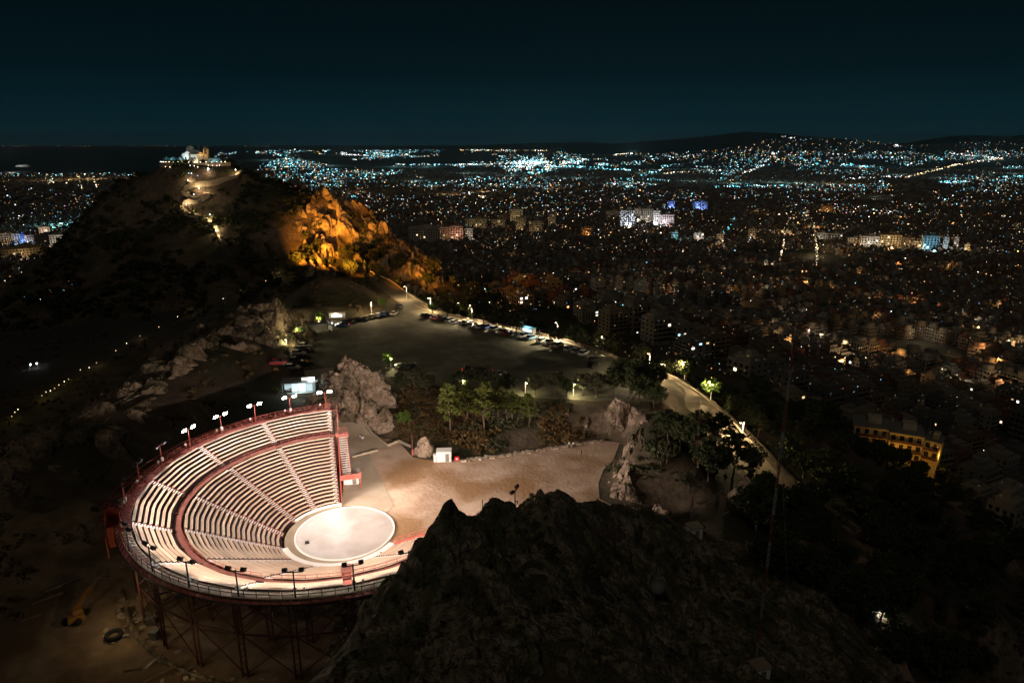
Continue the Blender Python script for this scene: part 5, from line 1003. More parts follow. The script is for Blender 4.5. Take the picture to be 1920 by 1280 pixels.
# the rest of the city: one mass of blocks
g = np.random.default_rng(4); farP = lots(2300, 5600, (95, 80), 30, .3, 6); farP = farP[(np.abs(farP[:, 0]) < farP[:, 1] * .8) & ~sea_mask(farP[:, 0], farP[:, 1])]
farP = farP[g.random(len(farP)) < .8]
def block_mass(P, w, hlo, hhi, ang, mats, name, label, wins=0):
    SL = []
    n = len(P); z = city_z(P[:, 0], P[:, 1]); h = g.uniform(hlo, hhi, n); ww = w * g.uniform(.8, 1.05, n); dd = w * g.uniform(.8, 1.05, n); a = ang + g.normal(0, .03, n); ca, sa = np.cos(a), np.sin(a); V = []
    for zz in (0, 1):
        for sx_, sy_ in ((-1, -1), (1, -1), (1, 1), (-1, 1)): lx = sx_ * ww / 2; ly = sy_ * dd / 2; V.append(np.stack([P[:, 0] + lx * ca - ly * sa, P[:, 1] + lx * sa + ly * ca, z - 6 if zz == 0 else z + h], -1))
    # a set-back storey on every roof
    for zz in (0, 1):
        for sx_, sy_ in ((-1, -1), (1, -1), (1, 1), (-1, 1)): lx = sx_ * ww * .32 + ww * .05; ly = sy_ * dd * .3; V.append(np.stack([P[:, 0] + lx * ca - ly * sa, P[:, 1] + lx * sa + ly * ca, z + h - .1 if zz == 0 else z + h + 3.0], -1))
    V = np.stack(V, 1).reshape(-1, 3); base_ = (z, h, ww, dd, ca, sa); f = np.array([(4, 5, 6, 7), (0, 1, 5, 4), (1, 2, 6, 5), (2, 3, 7, 6), (3, 0, 4, 7), (12, 13, 14, 15), (8, 9, 13, 12), (9, 10, 14, 13), (10, 11, 15, 14), (11, 8, 12, 15)])
    F = (f[None] + (np.arange(n) * 16)[:, None, None]).reshape(-1, 4); me = cloud_mesh(name, V, F, mats[0])
    for m in mats[1:]: me.materials.append(m)
    mid_ = np.repeat(g.integers(0, len(mats), n), 10)
    if wins:                                            # windows and floor slabs on the two walls that look up the hill
        me_ = me; k = int((np.hypot(P[:, 0], P[:, 1]) < wins).sum()); WV = []; sel = np.arange(k); u = [(0, -1), (-1, 0), (1, 0)]
        for nx_, ny_ in u:
            for fl in range(4):
                zt = z[:k] + h[:k] - 1.9 - fl * 3.0; ok = zt > z[:k] + 1
                for c in (-.36, -.12, .12, .36):
                    hw = .62; out = .05
                    quad = []
                    for su, sv in ((-1, -1), (1, -1), (1, 1), (-1, 1)):
                        lx = np.where(nx_ == 0, c * ww[:k] + su * hw, nx_ * (ww[:k] / 2 + out)); ly = np.where(nx_ == 0, ny_ * (dd[:k] / 2 + out), c * dd[:k] + su * hw); quad.append(np.stack([P[:k, 0] + lx * ca[:k] - ly * sa[:k], P[:k, 1] + lx * sa[:k] + ly * ca[:k], zt + sv * .75], -1))
                    WV.append(np.stack(quad, 1)[ok])
                quad = []
                for so, zz_ in ((0, -1.25), (1, -1.25), (1, -1.05), (0, -1.05)): pass
                for su, so in ((-1, 0), (1, 0), (1, 1), (-1, 1)):
                    o_ = .02 + so * 1.1; lx = np.where(nx_ == 0, su * ww[:k] * .44, nx_ * (ww[:k] / 2 + o_)); ly = np.where(nx_ == 0, ny_ * (dd[:k] / 2 + o_), su * dd[:k] * .44); quad.append(np.stack([P[:k, 0] + lx * ca[:k] - ly * sa[:k], P[:k, 1] + lx * sa[:k] + ly * ca[:k], zt - 1.1], -1))
                slab = np.stack(quad, 1)[ok]; front = slab[:, [3, 2, 2, 3]].copy(); front[:, 2:, 2] += .85; SL.append(slab); SL.append(front)
        WV = np.concatenate(WV).reshape(-1, 3); SV = np.concatenate(SL).reshape(-1, 3); nw = len(WV) // 4; ns = len(SV) // 4; nb = len(V)
        V = np.vstack([V, WV, SV]); F = np.vstack([F, np.arange(nb, nb + (nw + ns) * 4).reshape(-1, 4)]); me = cloud_mesh(name, V, F, mats[0])
        for m in mats[1:]: me.materials.append(m)
        me.materials.append(MT['glass']); mid_ = np.concatenate([mid_, np.full(nw, len(mats)), np.full(ns, 2)])
    me.polygons.foreach_set('material_index', mid_.astype(np.int32)); return tag(ob(name, me), label, 'city', kind='stuff'), h
CMATS = [M('city_wall_%d' % k, c, tuple(v * .8 for v in c), .3, .85) for k, (_, c) in enumerate(TINTS)]
_, midh = block_mass(mid_lots, 10.8, 8, 17, CAng, CMATS, 'city_blocks', 'mass of dark flat-roofed city blocks across the plain', 1500)
block_mass(farP, 28, 8, 17, .3, CMATS, 'city_blocks', 'distant mass of city blocks towards the horizon')

# lamps, lit windows and bloom points too many to count
LP, LS, LCOL = [], [], []
PAL = {'town': [((1, .62, .28), .34), ((1, .80, .52), .26), ((1, .40, .10), .14), ((.9, .95, 1), .12), ((.25, .75, 1), .10), ((1, .25, .2), .02), ((.3, .4, 1), .02)], 'far': [((.16, .72, .90), .44), ((.55, .92, 1.0), .25), ((1, .72, .40), .14), ((1, .45, .12), .09), ((.05, .45, .62), .06), ((1, .3, .25), .01), ((.5, .45, 1), .01)], 'mid': [((1, .70, .38), .30), ((.85, .92, 1.0), .24), ((.22, .75, 1.0), .22), ((1, .42, .10), .16), ((.3, .5, 1.0), .03), ((1, .35, .4), .03), ((.4, 1, .6), .02)], 'warm': [((1, .75, .4), .5), ((1, .55, .2), .3), ((1, .92, .8), .2)], 'cyan': [((.12, .75, .95), .65), ((.6, .95, 1), .35)], 'white': [((1, .97, .92), .6), ((.8, .97, 1), .4)]}
def pick(pal, n): cs = np.array([c for c, _ in PAL[pal]]); w = np.array([w for _, w in PAL[pal]]); return cs[g.choice(len(cs), n, p=w / w.sum())]
def put(px, py, pal, rpx, st, hgt=(4, 14)):
    q, ok = city_hit(px, py, 19.0); ok &= ~sea_mask(q[:, 0], q[:, 1]); q = q[ok]; n = len(q); q[:, 2] += np.where(q[:, 1] < 5600, g.uniform(15, 21, n), g.uniform(*hgt, n)); D = proj(q)[:, 2]; LP.append(q); LS.append(D / FPX * rpx[0] * g.lognormal(0, rpx[1], n)); LCOL.append(pick(pal, n) * (st * g.lognormal(0, .8, n))[:, None])
def band(n, x0, x1, y0, y1, pal, rpx, st, cl=0.0, yp=1.0):
    px = g.uniform(x0, x1, n * 3); py = y0 + (y1 - y0) * g.random(n * 3) ** yp
    if cl: k = fbm(px / 90, py / 14, 1, 3) + .5 * fbm(px / 24, py / 5, 4, 2) > cl; px, py = px[k][:n], py[k][:n]
    else: px, py = px[:n], py[:n]
    put(px, py, pal, rpx, st)
band(2600, 400, 1340, 281, 350, 'far', (.66, .45), 1.6, .1); band(150, 450, 1320, 286, 332, 'cyan', (1.5, .35), .8, .2); band(900, 400, 1340, 282, 350, 'mid', (.6, .4), 1.3, -.1); band(1400, 1300, 1940, 284, 358, 'far', (.64, .45), 1.4, .12); band(70, 1340, 1930, 296, 350, 'cyan', (1.4, .35), .8, .15); band(700, 1300, 1940, 284, 358, 'mid', (.6, .4), 1.2, -.1); band(1000, 720, 1300, 299, 326, 'far', (.85, .45), 3.2, .26); band(700, 430, 900, 283, 318, 'far', (.66, .4), 2.0, .2); band(260, 860, 1200, 301, 322, 'white', (.85, .45), 3.0, .28)  # the wide cyan bands are oversized glowing points that imitate bloom
band(2000, 430, 1940, 345, 400, 'mid', (.64, .35), 1.4, -.1); band(1100, 700, 1940, 395, 470, 'town', (.58, .45), 1.2, -.05); band(620, 820, 1940, 465, 600, 'town', (.55, .45), 1.2); band(240, 1150, 1940, 600, 760, 'town', (.55, .4), 1.2); band(420, -20, 330, 316, 440, 'mid', (.65, .4), 1.4, -.1); band(260, -20, 300, 318, 330, 'far', (.7, .4), 1.8); band(60, -20, 140, 430, 560, 'mid', (.8, .4), 1.0)
band(420, 1200, 1640, 262, 300, 'mid', (.55, .3), 1.5); band(240, 1640, 1940, 268, 300, 'mid', (.55, .3), 1.2)
def street(pts, n, pal, rpx=(.8, .35), st=2.5, jit=(1.2, .7)):
    P_ = np.array(pts, float); t = np.sort(g.random(n)) * (len(P_) - 1); put(np.interp(t, range(len(P_)), P_[:, 0]) + g.normal(0, jit[0], n), np.interp(t, range(len(P_)), P_[:, 1]) + g.normal(0, jit[1], n), pal, rpx, st)
for a_ in [([(860, 282), (1025, 283)], 80, 'warm'), ([(640, 290), (690, 293)], 40, 'white'), ([(740, 310), (860, 312)], 70, 'far'), ([(860, 311), (1040, 306)], 110, 'white'), ([(900, 307), (1040, 303)], 50, 'far'), ([(1040, 313), (1185, 319)], 130, 'cyan'), ([(1150, 291), (1215, 286)], 60, 'warm'), ([(1110, 278), (1130, 284), (1160, 290)], 30, 'far'), ([(1393, 325), (1432, 312)], 50, 'white'), ([(1560, 292), (1600, 290)], 12, 'white'),
           ([(1690, 335), (1740, 322), (1800, 310), (1880, 297)], 150, 'warm'), ([(1785, 290), (1840, 295), (1880, 300)], 60, 'white'), ([(1760, 342), (1812, 341)], 60, 'cyan'), ([(1575, 312), (1600, 310)], 30, 'cyan'), ([(1610, 314), (1640, 313)], 22, 'cyan'), ([(1880, 332), (1925, 330)], 40, 'cyan'), ([(1880, 316), (1920, 315)], 26, 'cyan'), ([(1340, 350), (1470, 348)], 80, 'cyan'), ([(1590, 335), (1690, 330)], 60, 'white'), ([(1150, 335), (1260, 338)], 40, 'cyan'), ([(1245, 325), (1300, 322)], 30, 'warm'),
           ([(1526, 420), (1529, 445), (1532, 470), (1530, 497)], 60, 'warm'), ([(1475, 420), (1470, 455), (1463, 485)], 34, 'warm'), ([(1515, 392), (1510, 412)], 10, 'warm'), ([(1410, 425), (1404, 458)], 12, 'white'), ([(1378, 408), (1365, 430), (1355, 438)], 14, 'cyan'), ([(148, 330), (151, 345), (155, 356)], 20, 'warm'), ([(172, 328), (178, 340), (182, 351)], 16, 'warm'), ([(100, 335), (88, 347)], 14, 'warm'), ([(130, 338), (125, 345)], 5, 'warm'), ([(120, 318), (142, 322)], 26, 'cyan'), ([(0, 322), (60, 320)], 40, 'white'), ([(60, 322), (125, 322)], 30, 'far'), ([(1650, 400), (1685, 395)], 12, 'white')]:
    street(*a_)
for k in range(14):                                     # parallel streets climbing the far hillside
    x0 = 1335 + k * 11 + g.uniform(-3, 3); street([(x0, 306), (x0 + 8, 276)], 9, 'mid', (.55, .3), 1.7, (.4, 1.0))
for px, py, n, pal in [(1213, 268, 12, 'warm'), (1270, 266, 30, 'warm'), (1310, 265, 26, 'warm'), (1400, 237, 4, 'cyan'), (1470, 258, 12, 'white'), (1485, 262, 8, 'white'), (1450, 290, 14, 'white'), (1682, 276, 16, 'white'), (643, 289, 22, 'white'), (610, 283, 8, 'far'), (1117, 277, 6, 'cyan'), (905, 368, 12, 'warm'), (660, 368, 14, 'cyan'), (880, 362, 8, 'white'), (1180, 350, 20, 'far'), (870, 372, 6, 'warm')]:
    put(px + g.normal(0, 4, n), py + g.normal(0, 1.3, n), pal, (.75, .4), 2.4)
# shore lights across the bay and ships
q = np.array([at(px, py, 39000) for px, py in [(x, 274 + .6 * math.sin(x)) for x in np.concatenate([g.uniform(0, 180, 60), g.uniform(195, 260, 12), g.uniform(268, 315, 18), g.uniform(325, 420, 22), g.uniform(436, 520, 20)])]]); LP.append(q); LS.append(np.full(len(q), 17.0) * g.lognormal(0, .3, len(q))); LCOL.append(pick('mid', len(q)) * g.lognormal(-.9, .8, len(q))[:, None])
q = np.array([at(265, 302, 12000)]); LP.append(q); LS.append(np.array([8.0])); LCOL.append(np.array([[1.5, 2, 2.2]]))
LP = np.vstack(LP); LS = np.concatenate(LS); LCOL = np.vstack(LCOL); n = len(LP)
oct_ = np.array([(1, 0, 0), (0, 1, 0), (-1, 0, 0), (0, -1, 0), (0, 0, 1), (0, 0, -1)], float); of = np.array([(0, 1, 4), (1, 2, 4), (2, 3, 4), (3, 0, 4), (1, 0, 5), (2, 1, 5), (3, 2, 5), (0, 3, 5)])
V = (LP[:, None] + oct_[None] * (LS * .62)[:, None, None] * np.stack([np.ones(n) * 1.25, np.ones(n), np.ones(n) * .8], -1)[:, None]).reshape(-1, 3); F = (of[None] + (np.arange(n) * 6)[:, None, None]).reshape(-1, 3)
me = cloud_mesh('city_lamps_and_bloom', V, F, MT['lamps']); at_ = me.attributes.new('lamp', 'FLOAT_COLOR', 'FACE'); col = np.repeat(np.c_[np.minimum(LCOL * 1.5, 9), np.ones(n)], 8, 0); at_.data.foreach_set('color', col.ravel().astype(np.float32))
tag(ob('city_lamps_and_bloom', me), 'countless street lamps, lit windows and added glow points of the city plain', 'city lights', kind='stuff')
# brighter pools: point lights added high over the city to imitate its glow
gp_ = [(900, 308), (960, 306), (1010, 304), (1060, 314), (1120, 317), (1170, 319), (800, 312), (740, 312), (1185, 288), (650, 290), (880, 330), (960, 335), (1210, 330), (1300, 322), (1380, 350), (1450, 348), (1590, 311), (1625, 313), (1785, 341), (1740, 322), (1850, 300), (1900, 331), (1900, 316), (1830, 292), (130, 321), (40, 320), (660, 368), (905, 367), (1180, 350), (1080, 340), (700, 330), (620, 310), (560, 300), (780, 345), (1530, 440), (1531, 480), (1470, 450), (1680, 333), (1040, 360), (1500, 350), (1560, 352), (500, 300), (840, 372), (90, 345), (180, 342), (150, 342), (1290, 345), (1420, 318)]
q, ok = city_hit([a for a, _ in gp_], [b for _, b in gp_])
for (px, py), p, o in zip(gp_, q, ok):
    if o and not sea_mask(p[0], p[1]): D = proj(p)[2]; hgt = D * .006 + 12; lamp('POINT', p + np.array([0, 0, hgt]), 170 * hgt * hgt * (1.0 if py < 360 else .5), (.45, .92, 1.0) if py < 352 and px > 300 else (1, .72, .38), None, hgt * .25, name='district_fill_light')

# single lit buildings that stand out
sgm = np.random.default_rng(9)
for px, py in zip(sgm.uniform(800, 1930, 190), 390 + 340 * sgm.random(190) ** 1.3):      # point lights added at random spots to brighten the house fronts
    q, ok = city_hit([px], [py], 12.0); p = q[0]
    if ok[0] and p[1] > 400 and py < 480 + max(0, px - 900) * .35: lamp('POINT', p + np.array([0, 0, 13.0]), 4200 * float(sgm.lognormal(0, .6)), [(1, .62, .28), (1, .80, .55), (1, .50, .16)][int(sgm.integers(3))], None, .4, name='street_and_fill_light')
def landmark(px, py, wpx, hpx, tint, lcol, bright, label, rz=0.0, floors=None, name='lit_building', side=0.0):
    q, ok = city_hit([px], [py], 15.0 if py < 490 else 7.0); p = q[0]; D = proj(p)[2]; w = wpx * D / FPX; h = hpx * D / FPX + (15 if py < 490 else 7); d = min(w * .8, 40); fl = floors or max(3, min(9, int(h / 4.2))); nc = max(4, min(14, int(w / 4.5)))
    t = thing(name, label, 'building', p, math.atan2(-p[0], p[1]) * .6 + rz); ob('wall', MB().box((0, d / 2, h / 2 - 3), (w, d, h + 6)).mesh('wall', MT['tint']), t, color=tint)
    MB().box((0, d / 2, h + h * .03), (w * 1.03, d * 1.03, h * .05)).build('roof', MT['tint'], t).color = (*(c * .8 for c in tint), 1); MB().box((w * .1, d / 2, h * 1.1), (w * .3, d * .4, h * .16)).build('roof_hut', MT['tint'], t).color = (*tint, 1)
    wi = MB(); sl = MB()
    for f in range(fl):
        z = h * (f + .5) / fl; sl.box((0, -.25, h * (f + 1) / fl - .1), (w * .98, .5, .3))
        for k in range(nc): wi.box((-w / 2 + w * (k + .5) / nc, -.05, z), (w / nc * .5, .12, h / fl * .55))
    wi.build('windows', MT['glass'], t)['kind'] = 'stuff'; sl.build('floor_bands', MT['tint'], t)['kind'] = 'stuff'
    lw = MB().box((0, 0, 0), (w / nc * .5, .2, h / fl * .5)).mesh('pane', MT['litpane'])
    for _ in range(max(1, nc // 3)): ob('lit_window', lw, t, (-w / 2 + w * (bg.randrange(nc) + .5) / nc, -.2, h * (bg.randrange(fl) + .5) / fl), color=tuple(c * 3 * bright for c in lcol))
    r_ = t.matrix_basis.to_3x3() if False else None; a = t.rotation_euler.z; off = Vector((side * w * .3, -max(7, h * .6), 17 if py < 490 else 5)); off.rotate(Euler((0, 0, a)))
    lamp('POINT', Vector(p) + off, 21 * bright * (h * .7 + 5) ** 2, lcol, None, 1.0, name='facade_light'); return t
WA, CW, OR, CY = (1, .74, .42), (1, .93, .82), (1, .5, .14), (.5, .92, 1.0)
for a_ in [(796, 451, 58, 20, (.55, .48, .36), WA, .9, 'floodlit cream hotel with tall white end bay beside the orange cliff'), (832, 446, 32, 18, (.35, .22, .16), WA, .22, 'dim brown block right of the cream hotel'), (856, 446, 24, 20, (.5, .3, .22), (1, .6, .4), .8, 'pinkish lit block right of the brown one'), (880, 446, 14, 16, (.5, .45, .38), CW, .35, 'small pale block at the end of the hotel row'),
           (893, 426, 40, 13, (.45, .38, .24), WA, .30, 'long low sand-coloured block behind the hotel row'), (934, 424, 24, 10, (.45, .36, .22), WA, .28, 'low sand block left of the amber tower'), (968, 414, 24, 19, (.52, .46, .30), WA, .55, 'amber-lit box tower standing above the roofs'), (945, 413, 18, 8, (.55, .4, .2), WA, 1.0, 'short bright amber block beside the box tower'), (976, 430, 18, 19, (.45, .38, .24), WA, .30, 'dim cube building under the amber tower'), (1005, 432, 26, 15, (.40, .33, .22), WA, .2, 'dull ochre block right of the cube building'),
           (1035, 422, 14, 18, (.42, .35, .25), WA, .2, 'narrow ochre block in the dark streets left of the white hotels'), (1150, 410, 26, 12, (.45, .36, .26), WA, .25, 'brownish block left of the white tower hotel'), (1176, 424, 28, 26, (.75, .78, .85), (.9, .95, 1), 1.2, 'bright white-blue tower hotel in the city centre'), (1196, 412, 16, 18, (.6, .55, .45), CW, .5, 'beige tower against the white-blue hotel'), (1213, 414, 22, 20, (.55, .52, .45), CW, .55, 'grey-white slab right of the hotel tower'), (1230, 422, 12, 24, (.8, .8, .8), (1, 1, 1), 1.6, 'very bright slim white building edge'), (1249, 422, 28, 17, (.7, .6, .62), (1, .85, .9), .9, 'white and red lit block at the end of the bright group'),
           (1258, 391, 12, 12, (.3, .4, .8), (.35, .5, 1), 1.3, 'small vivid blue lit building above the bright group'), (1313, 392, 26, 12, (.35, .45, .8), (.4, .55, 1), 1.4, 'broad vivid blue lit building on the right of the bright group'), (1100, 440, 20, 10, (.5, .3, .15), OR, .45, 'small orange block below the white tower hotel'), (1310, 448, 18, 10, (.6, .55, .5), CW, .8, 'low white lit block right of the bright group'), (1265, 446, 12, 9, (.3, .5, .5), CY, .5, 'small greenish lit block below the bright group'),
           (958, 515, 12, 9, (.5, .25, .08), OR, 1.1, 'small bright orange house in the dark near quarter'), (990, 522, 14, 8, (.4, .2, .08), OR, .45, 'dim orange house right of the bright orange one'), (1078, 524, 24, 14, (.35, .15, .08), OR, .22, 'dim red-brown apartment house in the near quarter'), (1190, 506, 12, 10, (.35, .2, .1), OR, .5, 'small amber house above the dim quarter'), (1150, 495, 10, 10, (.5, .45, .4), CW, .3, 'small pale house in the dim quarter'),
           (1540, 448, 22, 10, (.5, .44, .34), CW, .35, 'low pale building right of the lit avenue'), (1566, 450, 24, 9, (.5, .44, .34), CW, .45, 'second low pale building right of the lit avenue'), (1602, 458, 24, 10, (.5, .42, .32), WA, .4, 'low stone building in the lit museum row'), (1632, 462, 34, 15, (.62, .55, .46), CW, .9, 'white arcaded museum in the lit row'), (1669, 464, 34, 20, (.55, .38, .16), WA, 1.0, 'large amber gridded building in the lit row'), (1700, 462, 24, 14, (.38, .26, .16), WA, .3, 'dim brown building right of the amber one'), (1720, 468, 20, 12, (.5, .36, .2), WA, .8, 'warm lit pavilion under the brown building'), (1744, 470, 26, 24, (.35, .55, .65), (.45, .85, 1), .9, 'cyan-lit tower at the end of the museum row'), (1772, 466, 9, 18, (.6, .65, .7), (.8, .95, 1), .6, 'slim pale tower right of the cyan one'), (1792, 462, 8, 14, (.6, .5, .45), CW, .4, 'slim beige tower at the end of the row'), (1813, 470, 8, 10, (.6, .5, .3), WA, 1.0, 'isolated bright amber cube right of the towers'),
           (1410, 445, 14, 14, (.4, .3, .2), WA, .3, 'dim amber block left of the lit avenue'), (1350, 455, 12, 14, (.5, .4, .28), WA, .4, 'amber corner block below the blue building'), (1460, 535, 26, 8, (.5, .36, .18), WA, .35, 'long low amber roofline in the dark near quarter'), (1550, 398, 22, 10, (.4, .25, .12), OR, .5, 'orange arched hall above the lit avenue'), (1640, 375, 60, 7, (.4, .38, .32), CW, .15, 'very long pale block in the middle distance'), (1720, 575, 22, 16, (.35, .2, .08), OR, .25, 'amber gable by the dark park at the right'),
           (14, 456, 34, 16, (.42, .32, .22), WA, .3, 'brown colonnaded block at the left edge of the picture'), (34, 455, 16, 15, (.55, .55, .5), (.9, .95, 1), .4, 'pale grey block second from the left edge'), (44, 455, 7, 14, (.2, .35, .9), (.25, .45, 1), 1.0, 'narrow blue lit block at the far left'), (56, 455, 14, 12, (.5, .38, .30), WA, .3, 'low stone block between the blue block and the grid block'), (86, 458, 32, 14, (.3, .23, .2), WA, .15, 'dark long block left of the pale grid block'), (114, 460, 32, 18, (.66, .58, .48), CW, .9, 'pale grid-fronted palace against the foot of the summit hill'), (84, 436, 18, 9, (.6, .5, .4), (1, .8, .6), 1.0, 'white and orange lit building at the far left'),
           (208, 372, 28, 8, (.5, .42, .32), WA, .7, 'pale stone stadium end beyond the left shoulder of the hill')]: landmark(*a_)
tg = MB(); tg.lathe([(0.01, 14), (10, 9), (17, 5), (17, 0)], 8)
for i, (px, py) in enumerate([(113, 433), (128, 432)]): q, ok = city_hit([px], [py]); o = tg.build('marquee', MT['canvas']); o.location = q[0]; tag(o, ['cyan-lit marquee tent, left one of two at the far left', 'cyan-lit marquee tent, right one of two at the far left'][i], 'tent'); lamp('POINT', q[0] + np.array([0, -16, 22]), 60000, (.3, .9, 1), None, 2)
q, ok = city_hit([44], [478]); t = landmark(44, 481, 62, 11, (.55, .40, .20), WA, .45, 'long yellow stone palace wing at the left edge under the hill', .35)
q, ok = city_hit([44], [316]); t = thing('stadium', 'white ribbed stadium roof on the coast at the far left', 'stadium', q[0]); mb = MB(); mb.lathe([(45, 0), (58, 14), (50, 26), (30, 30)], 20); mb.build('roof', MT['white'], t); lamp('POINT', q[0] + np.array([0, -150, 120]), 3e5, (1, .98, .95), None, 10)

# the yellow apartment house close under the road
yr = -26.0; pa = atz(1602, 797, yr); pb = atz(1668, 806, yr); pc = atz(1734, 817, yr); gz = -37.5
def wing(name, a, b, top, depth, label, floors, nwin):
    dv = (b - a); L_ = np.linalg.norm(dv[:2]); rz = math.atan2(dv[1], dv[0]); t = thing(name, label, 'building', (a[0], a[1], gz), rz); h = top - gz
    ob('wall', MB().box((L_ / 2, depth / 2, h / 2 - 3), (L_, depth, h + 6)).mesh('wall', MT['ywall']), t); MB().box((L_ / 2, depth / 2, h + .12), (L_ + .7, depth + .7, .24)).build('roof', MT['grey'], t)
    MB().box((L_ * .6, depth * .6, h + 1.2), (L_ * .4, depth * .4, 2.2)).build('roof_hut', MT['concrete'], t)
    for f in range(floors):
        z = h - 3.1 * (f + 1) + .1
        bl = MB().box((L_ / 2, -.65, z), (L_ * .92, 1.3, .16)).build('balcony', MT['ywall'], t); MB().box((L_ / 2, -1.28, z + .5), (L_ * .92, .05, .9)).build('railing', MT['darksteel'], bl)
        for k in range(nwin): wq = MB().box((L_ * (k + .5) / nwin, -.03, z + 1.45), (1.25, .1, 1.7)).build('window', MT['glass'], t); MB().box((L_ * (k + .5) / nwin, -.09, z + 1.45), (.07, .06, 1.7)).build('mullion', MT['wood'], wq)
    return t
MT['ywall'] = M('yellow_render', (.52, .36, .15), (.60, .43, .20), .5, .8)
wing('apartment_house', pa, pb, yr, 10, 'yellow apartment house wing with balconies, left half below the wood', 3, 4); wing('apartment_house', pb + (pc - pb) * .01 + np.array([-.2, -.6, 0]), pc, yr - .5, 10.5, 'yellow apartment house wing with dark paired windows, right half', 3, 4)
for px, py, s in [(1625, 832, 1), (1680, 846, 1.2), (1730, 862, 1.0)]: p = atz(px, py, -32); lamp('POINT', p + np.array([0, -2.6, 0]), 480 * s, (1, .55, .10), None, .2, name='house_light')
pe = atz(1764, 829, yr - 1); wing('garden_wing', pc + np.array([.3, .3, 0]), pe, yr - 1.5, 6, 'yellow gabled side wing right of the apartment house', 2, 2); p = atz(1756, 850, -32); lamp('POINT', p + np.array([0, -2, 0]), 500, (1, .6, .15), None, .2)
for px, py, lb in [(1660, 775, 'white rendered roof house behind the yellow apartment house')]:
    p = on(px, py); t = thing('roof_house', lb, 'house', (p[0], p[1] + 4, p[2] - 2), .3); MB().box((0, 0, 4), (9, 7, 8)).build('wall', MT['white'], t); MB().box((0, 0, 8.1), (9.4, 7.4, .2)).build('roof', MT['concrete'], t); MB().box((-3.2, 0, 9.6), (2.4, 3, 3)).build('chimney_block', MT['white'], t)
    for k in range(3): MB().box((-2.6 + 2.6 * k, -3.52, 5.6), (1.1, .08, 1.5)).build('window', MT['glass'], t)

# ------------------------------------------------------------------ the summit: church, terrace, path
sz = SUMMIT[2] - .6
ch = thing('church', 'small white church with a dome on the lit summit', 'church', (SUMMIT[0] - 1.0, SUMMIT[1] - 2, sz), R(-20))
MB().box((0, 0, 2.6), (10.5, 5.6, 5.2)).build('nave', MT['white'], ch)
def gable(w, d, z, h, mb, rot=False):
    V = [(-w / 2, -d / 2, z), (w / 2, -d / 2, z), (w / 2, d / 2, z), (-w / 2, d / 2, z)] + ([(-w / 2, 0, z + h), (w / 2, 0, z + h)] if not rot else [(0, -d / 2, z + h), (0, d / 2, z + h)])
    F = [(0, 1, 5, 4), (2, 3, 4, 5), (0, 4, 3), (1, 2, 5), (0, 3, 2, 1)] if not rot else [(0, 4, 5, 3), (1, 2, 5, 4), (0, 1, 4), (2, 3, 5), (0, 3, 2, 1)]
    return mb.add(V, F)
gable(10.7, 5.8, 5.2, 1.5, MB()).build('roof', MT['stone'], ch); MB().box((-1.5, 0, 2.9), (4.2, 8.0, 5.8)).build('transept', MT['white'], ch); gable(4.4, 8.2, 5.8, 1.6, MB(), True).build('roof', MT['white'], ch)
mb = MB(); mb.lathe([(2.0, 6.2), (2.0, 7.8), (2.15, 7.9), (1.9, 8.8), (1.2, 9.6), (.02, 10.0)], 16, c=(-1.5, 0, 0)); dm = mb.build('dome', MT['white'], ch); MB().box((-1.5, 0, 10.6), (.1, .1, 1.2)).build('cross', MT['galv'], dm)
for x, y in ((-4.2, -2.83), (-1.5, -4.03), (1.6, -2.83), (3.8, -2.83)): MB().box((x, y, 3.0), (.9, .06, 1.5)).build('window', MT['glass'], ch)
p = np.array([SUMMIT[0] + 6.2, SUMMIT[1] - 1, sz]); bt = thing('bell_tower', 'orange-lit open bell tower right of the summit church', 'bell tower', p)
MB().box((0, 0, 2.6), (2.6, 2.6, 5.2)).build('base', MT['stone'], bt)
for s in (-1, 1):
    for q in (-1, 1): MB().box((s * 1.0, q * 1.0, 6.6), (.5, .5, 2.8)).build('pillar', MT['stone'], bt)
mb = MB(); mb.lathe([(1.7, 8.0), (1.5, 8.6), (.9, 9.4), (.02, 9.8)], 12); mb.build('cap', MT['stone'], bt)
for loc, pw, c in [((-4, -9, 1.6), 1500, (.75, .95, .95)), ((3, -8, 1.5), 350, (1, .8, .5)), ((6.2, -4.0, 5.8), 260, (1, .6, .22)), ((-1.0, 3.5, 11.5), 260, (.2, .9, 1)), ((-12, -8, 3), 160, (.4, .9, 1)), ((12, -7, 2.4), 120, (.6, .9, 1))]: lamp('POINT', np.array([SUMMIT[0], SUMMIT[1], sz]) + loc, pw, c, None, .3, name='summit_light')
MB_f = MB(); MB_f.tube((0, 0, 0), (0, 0, 12), .09, .05, 6); fp = MB_f.build('flag_pole', MT['galv']); fp.location = (SUMMIT[0] + 3.5, SUMMIT[1] - 4, sz); tag(fp, 'thin flag pole between the summit church and the bell tower', 'flag pole')
wl = thing('terrace_wall', 'stone terrace wall wrapped around the summit below the church', 'wall', (SUMMIT[0], SUMMIT[1], sz)); mb = MB()
an = np.linspace(195, 345, 24); V = [(21 * math.cos(R(a)), 13 * math.sin(R(a)), z) for z in (-4.5, .9) for a in an]; k = len(an); mb.add(V, [(i, i + 1, k + i + 1, k + i) for i in range(k - 1)]); w_ = mb.build('wall', MT['stone'], wl); md = w_.modifiers.new('thick', 'SOLIDIFY'); md.thickness = .5
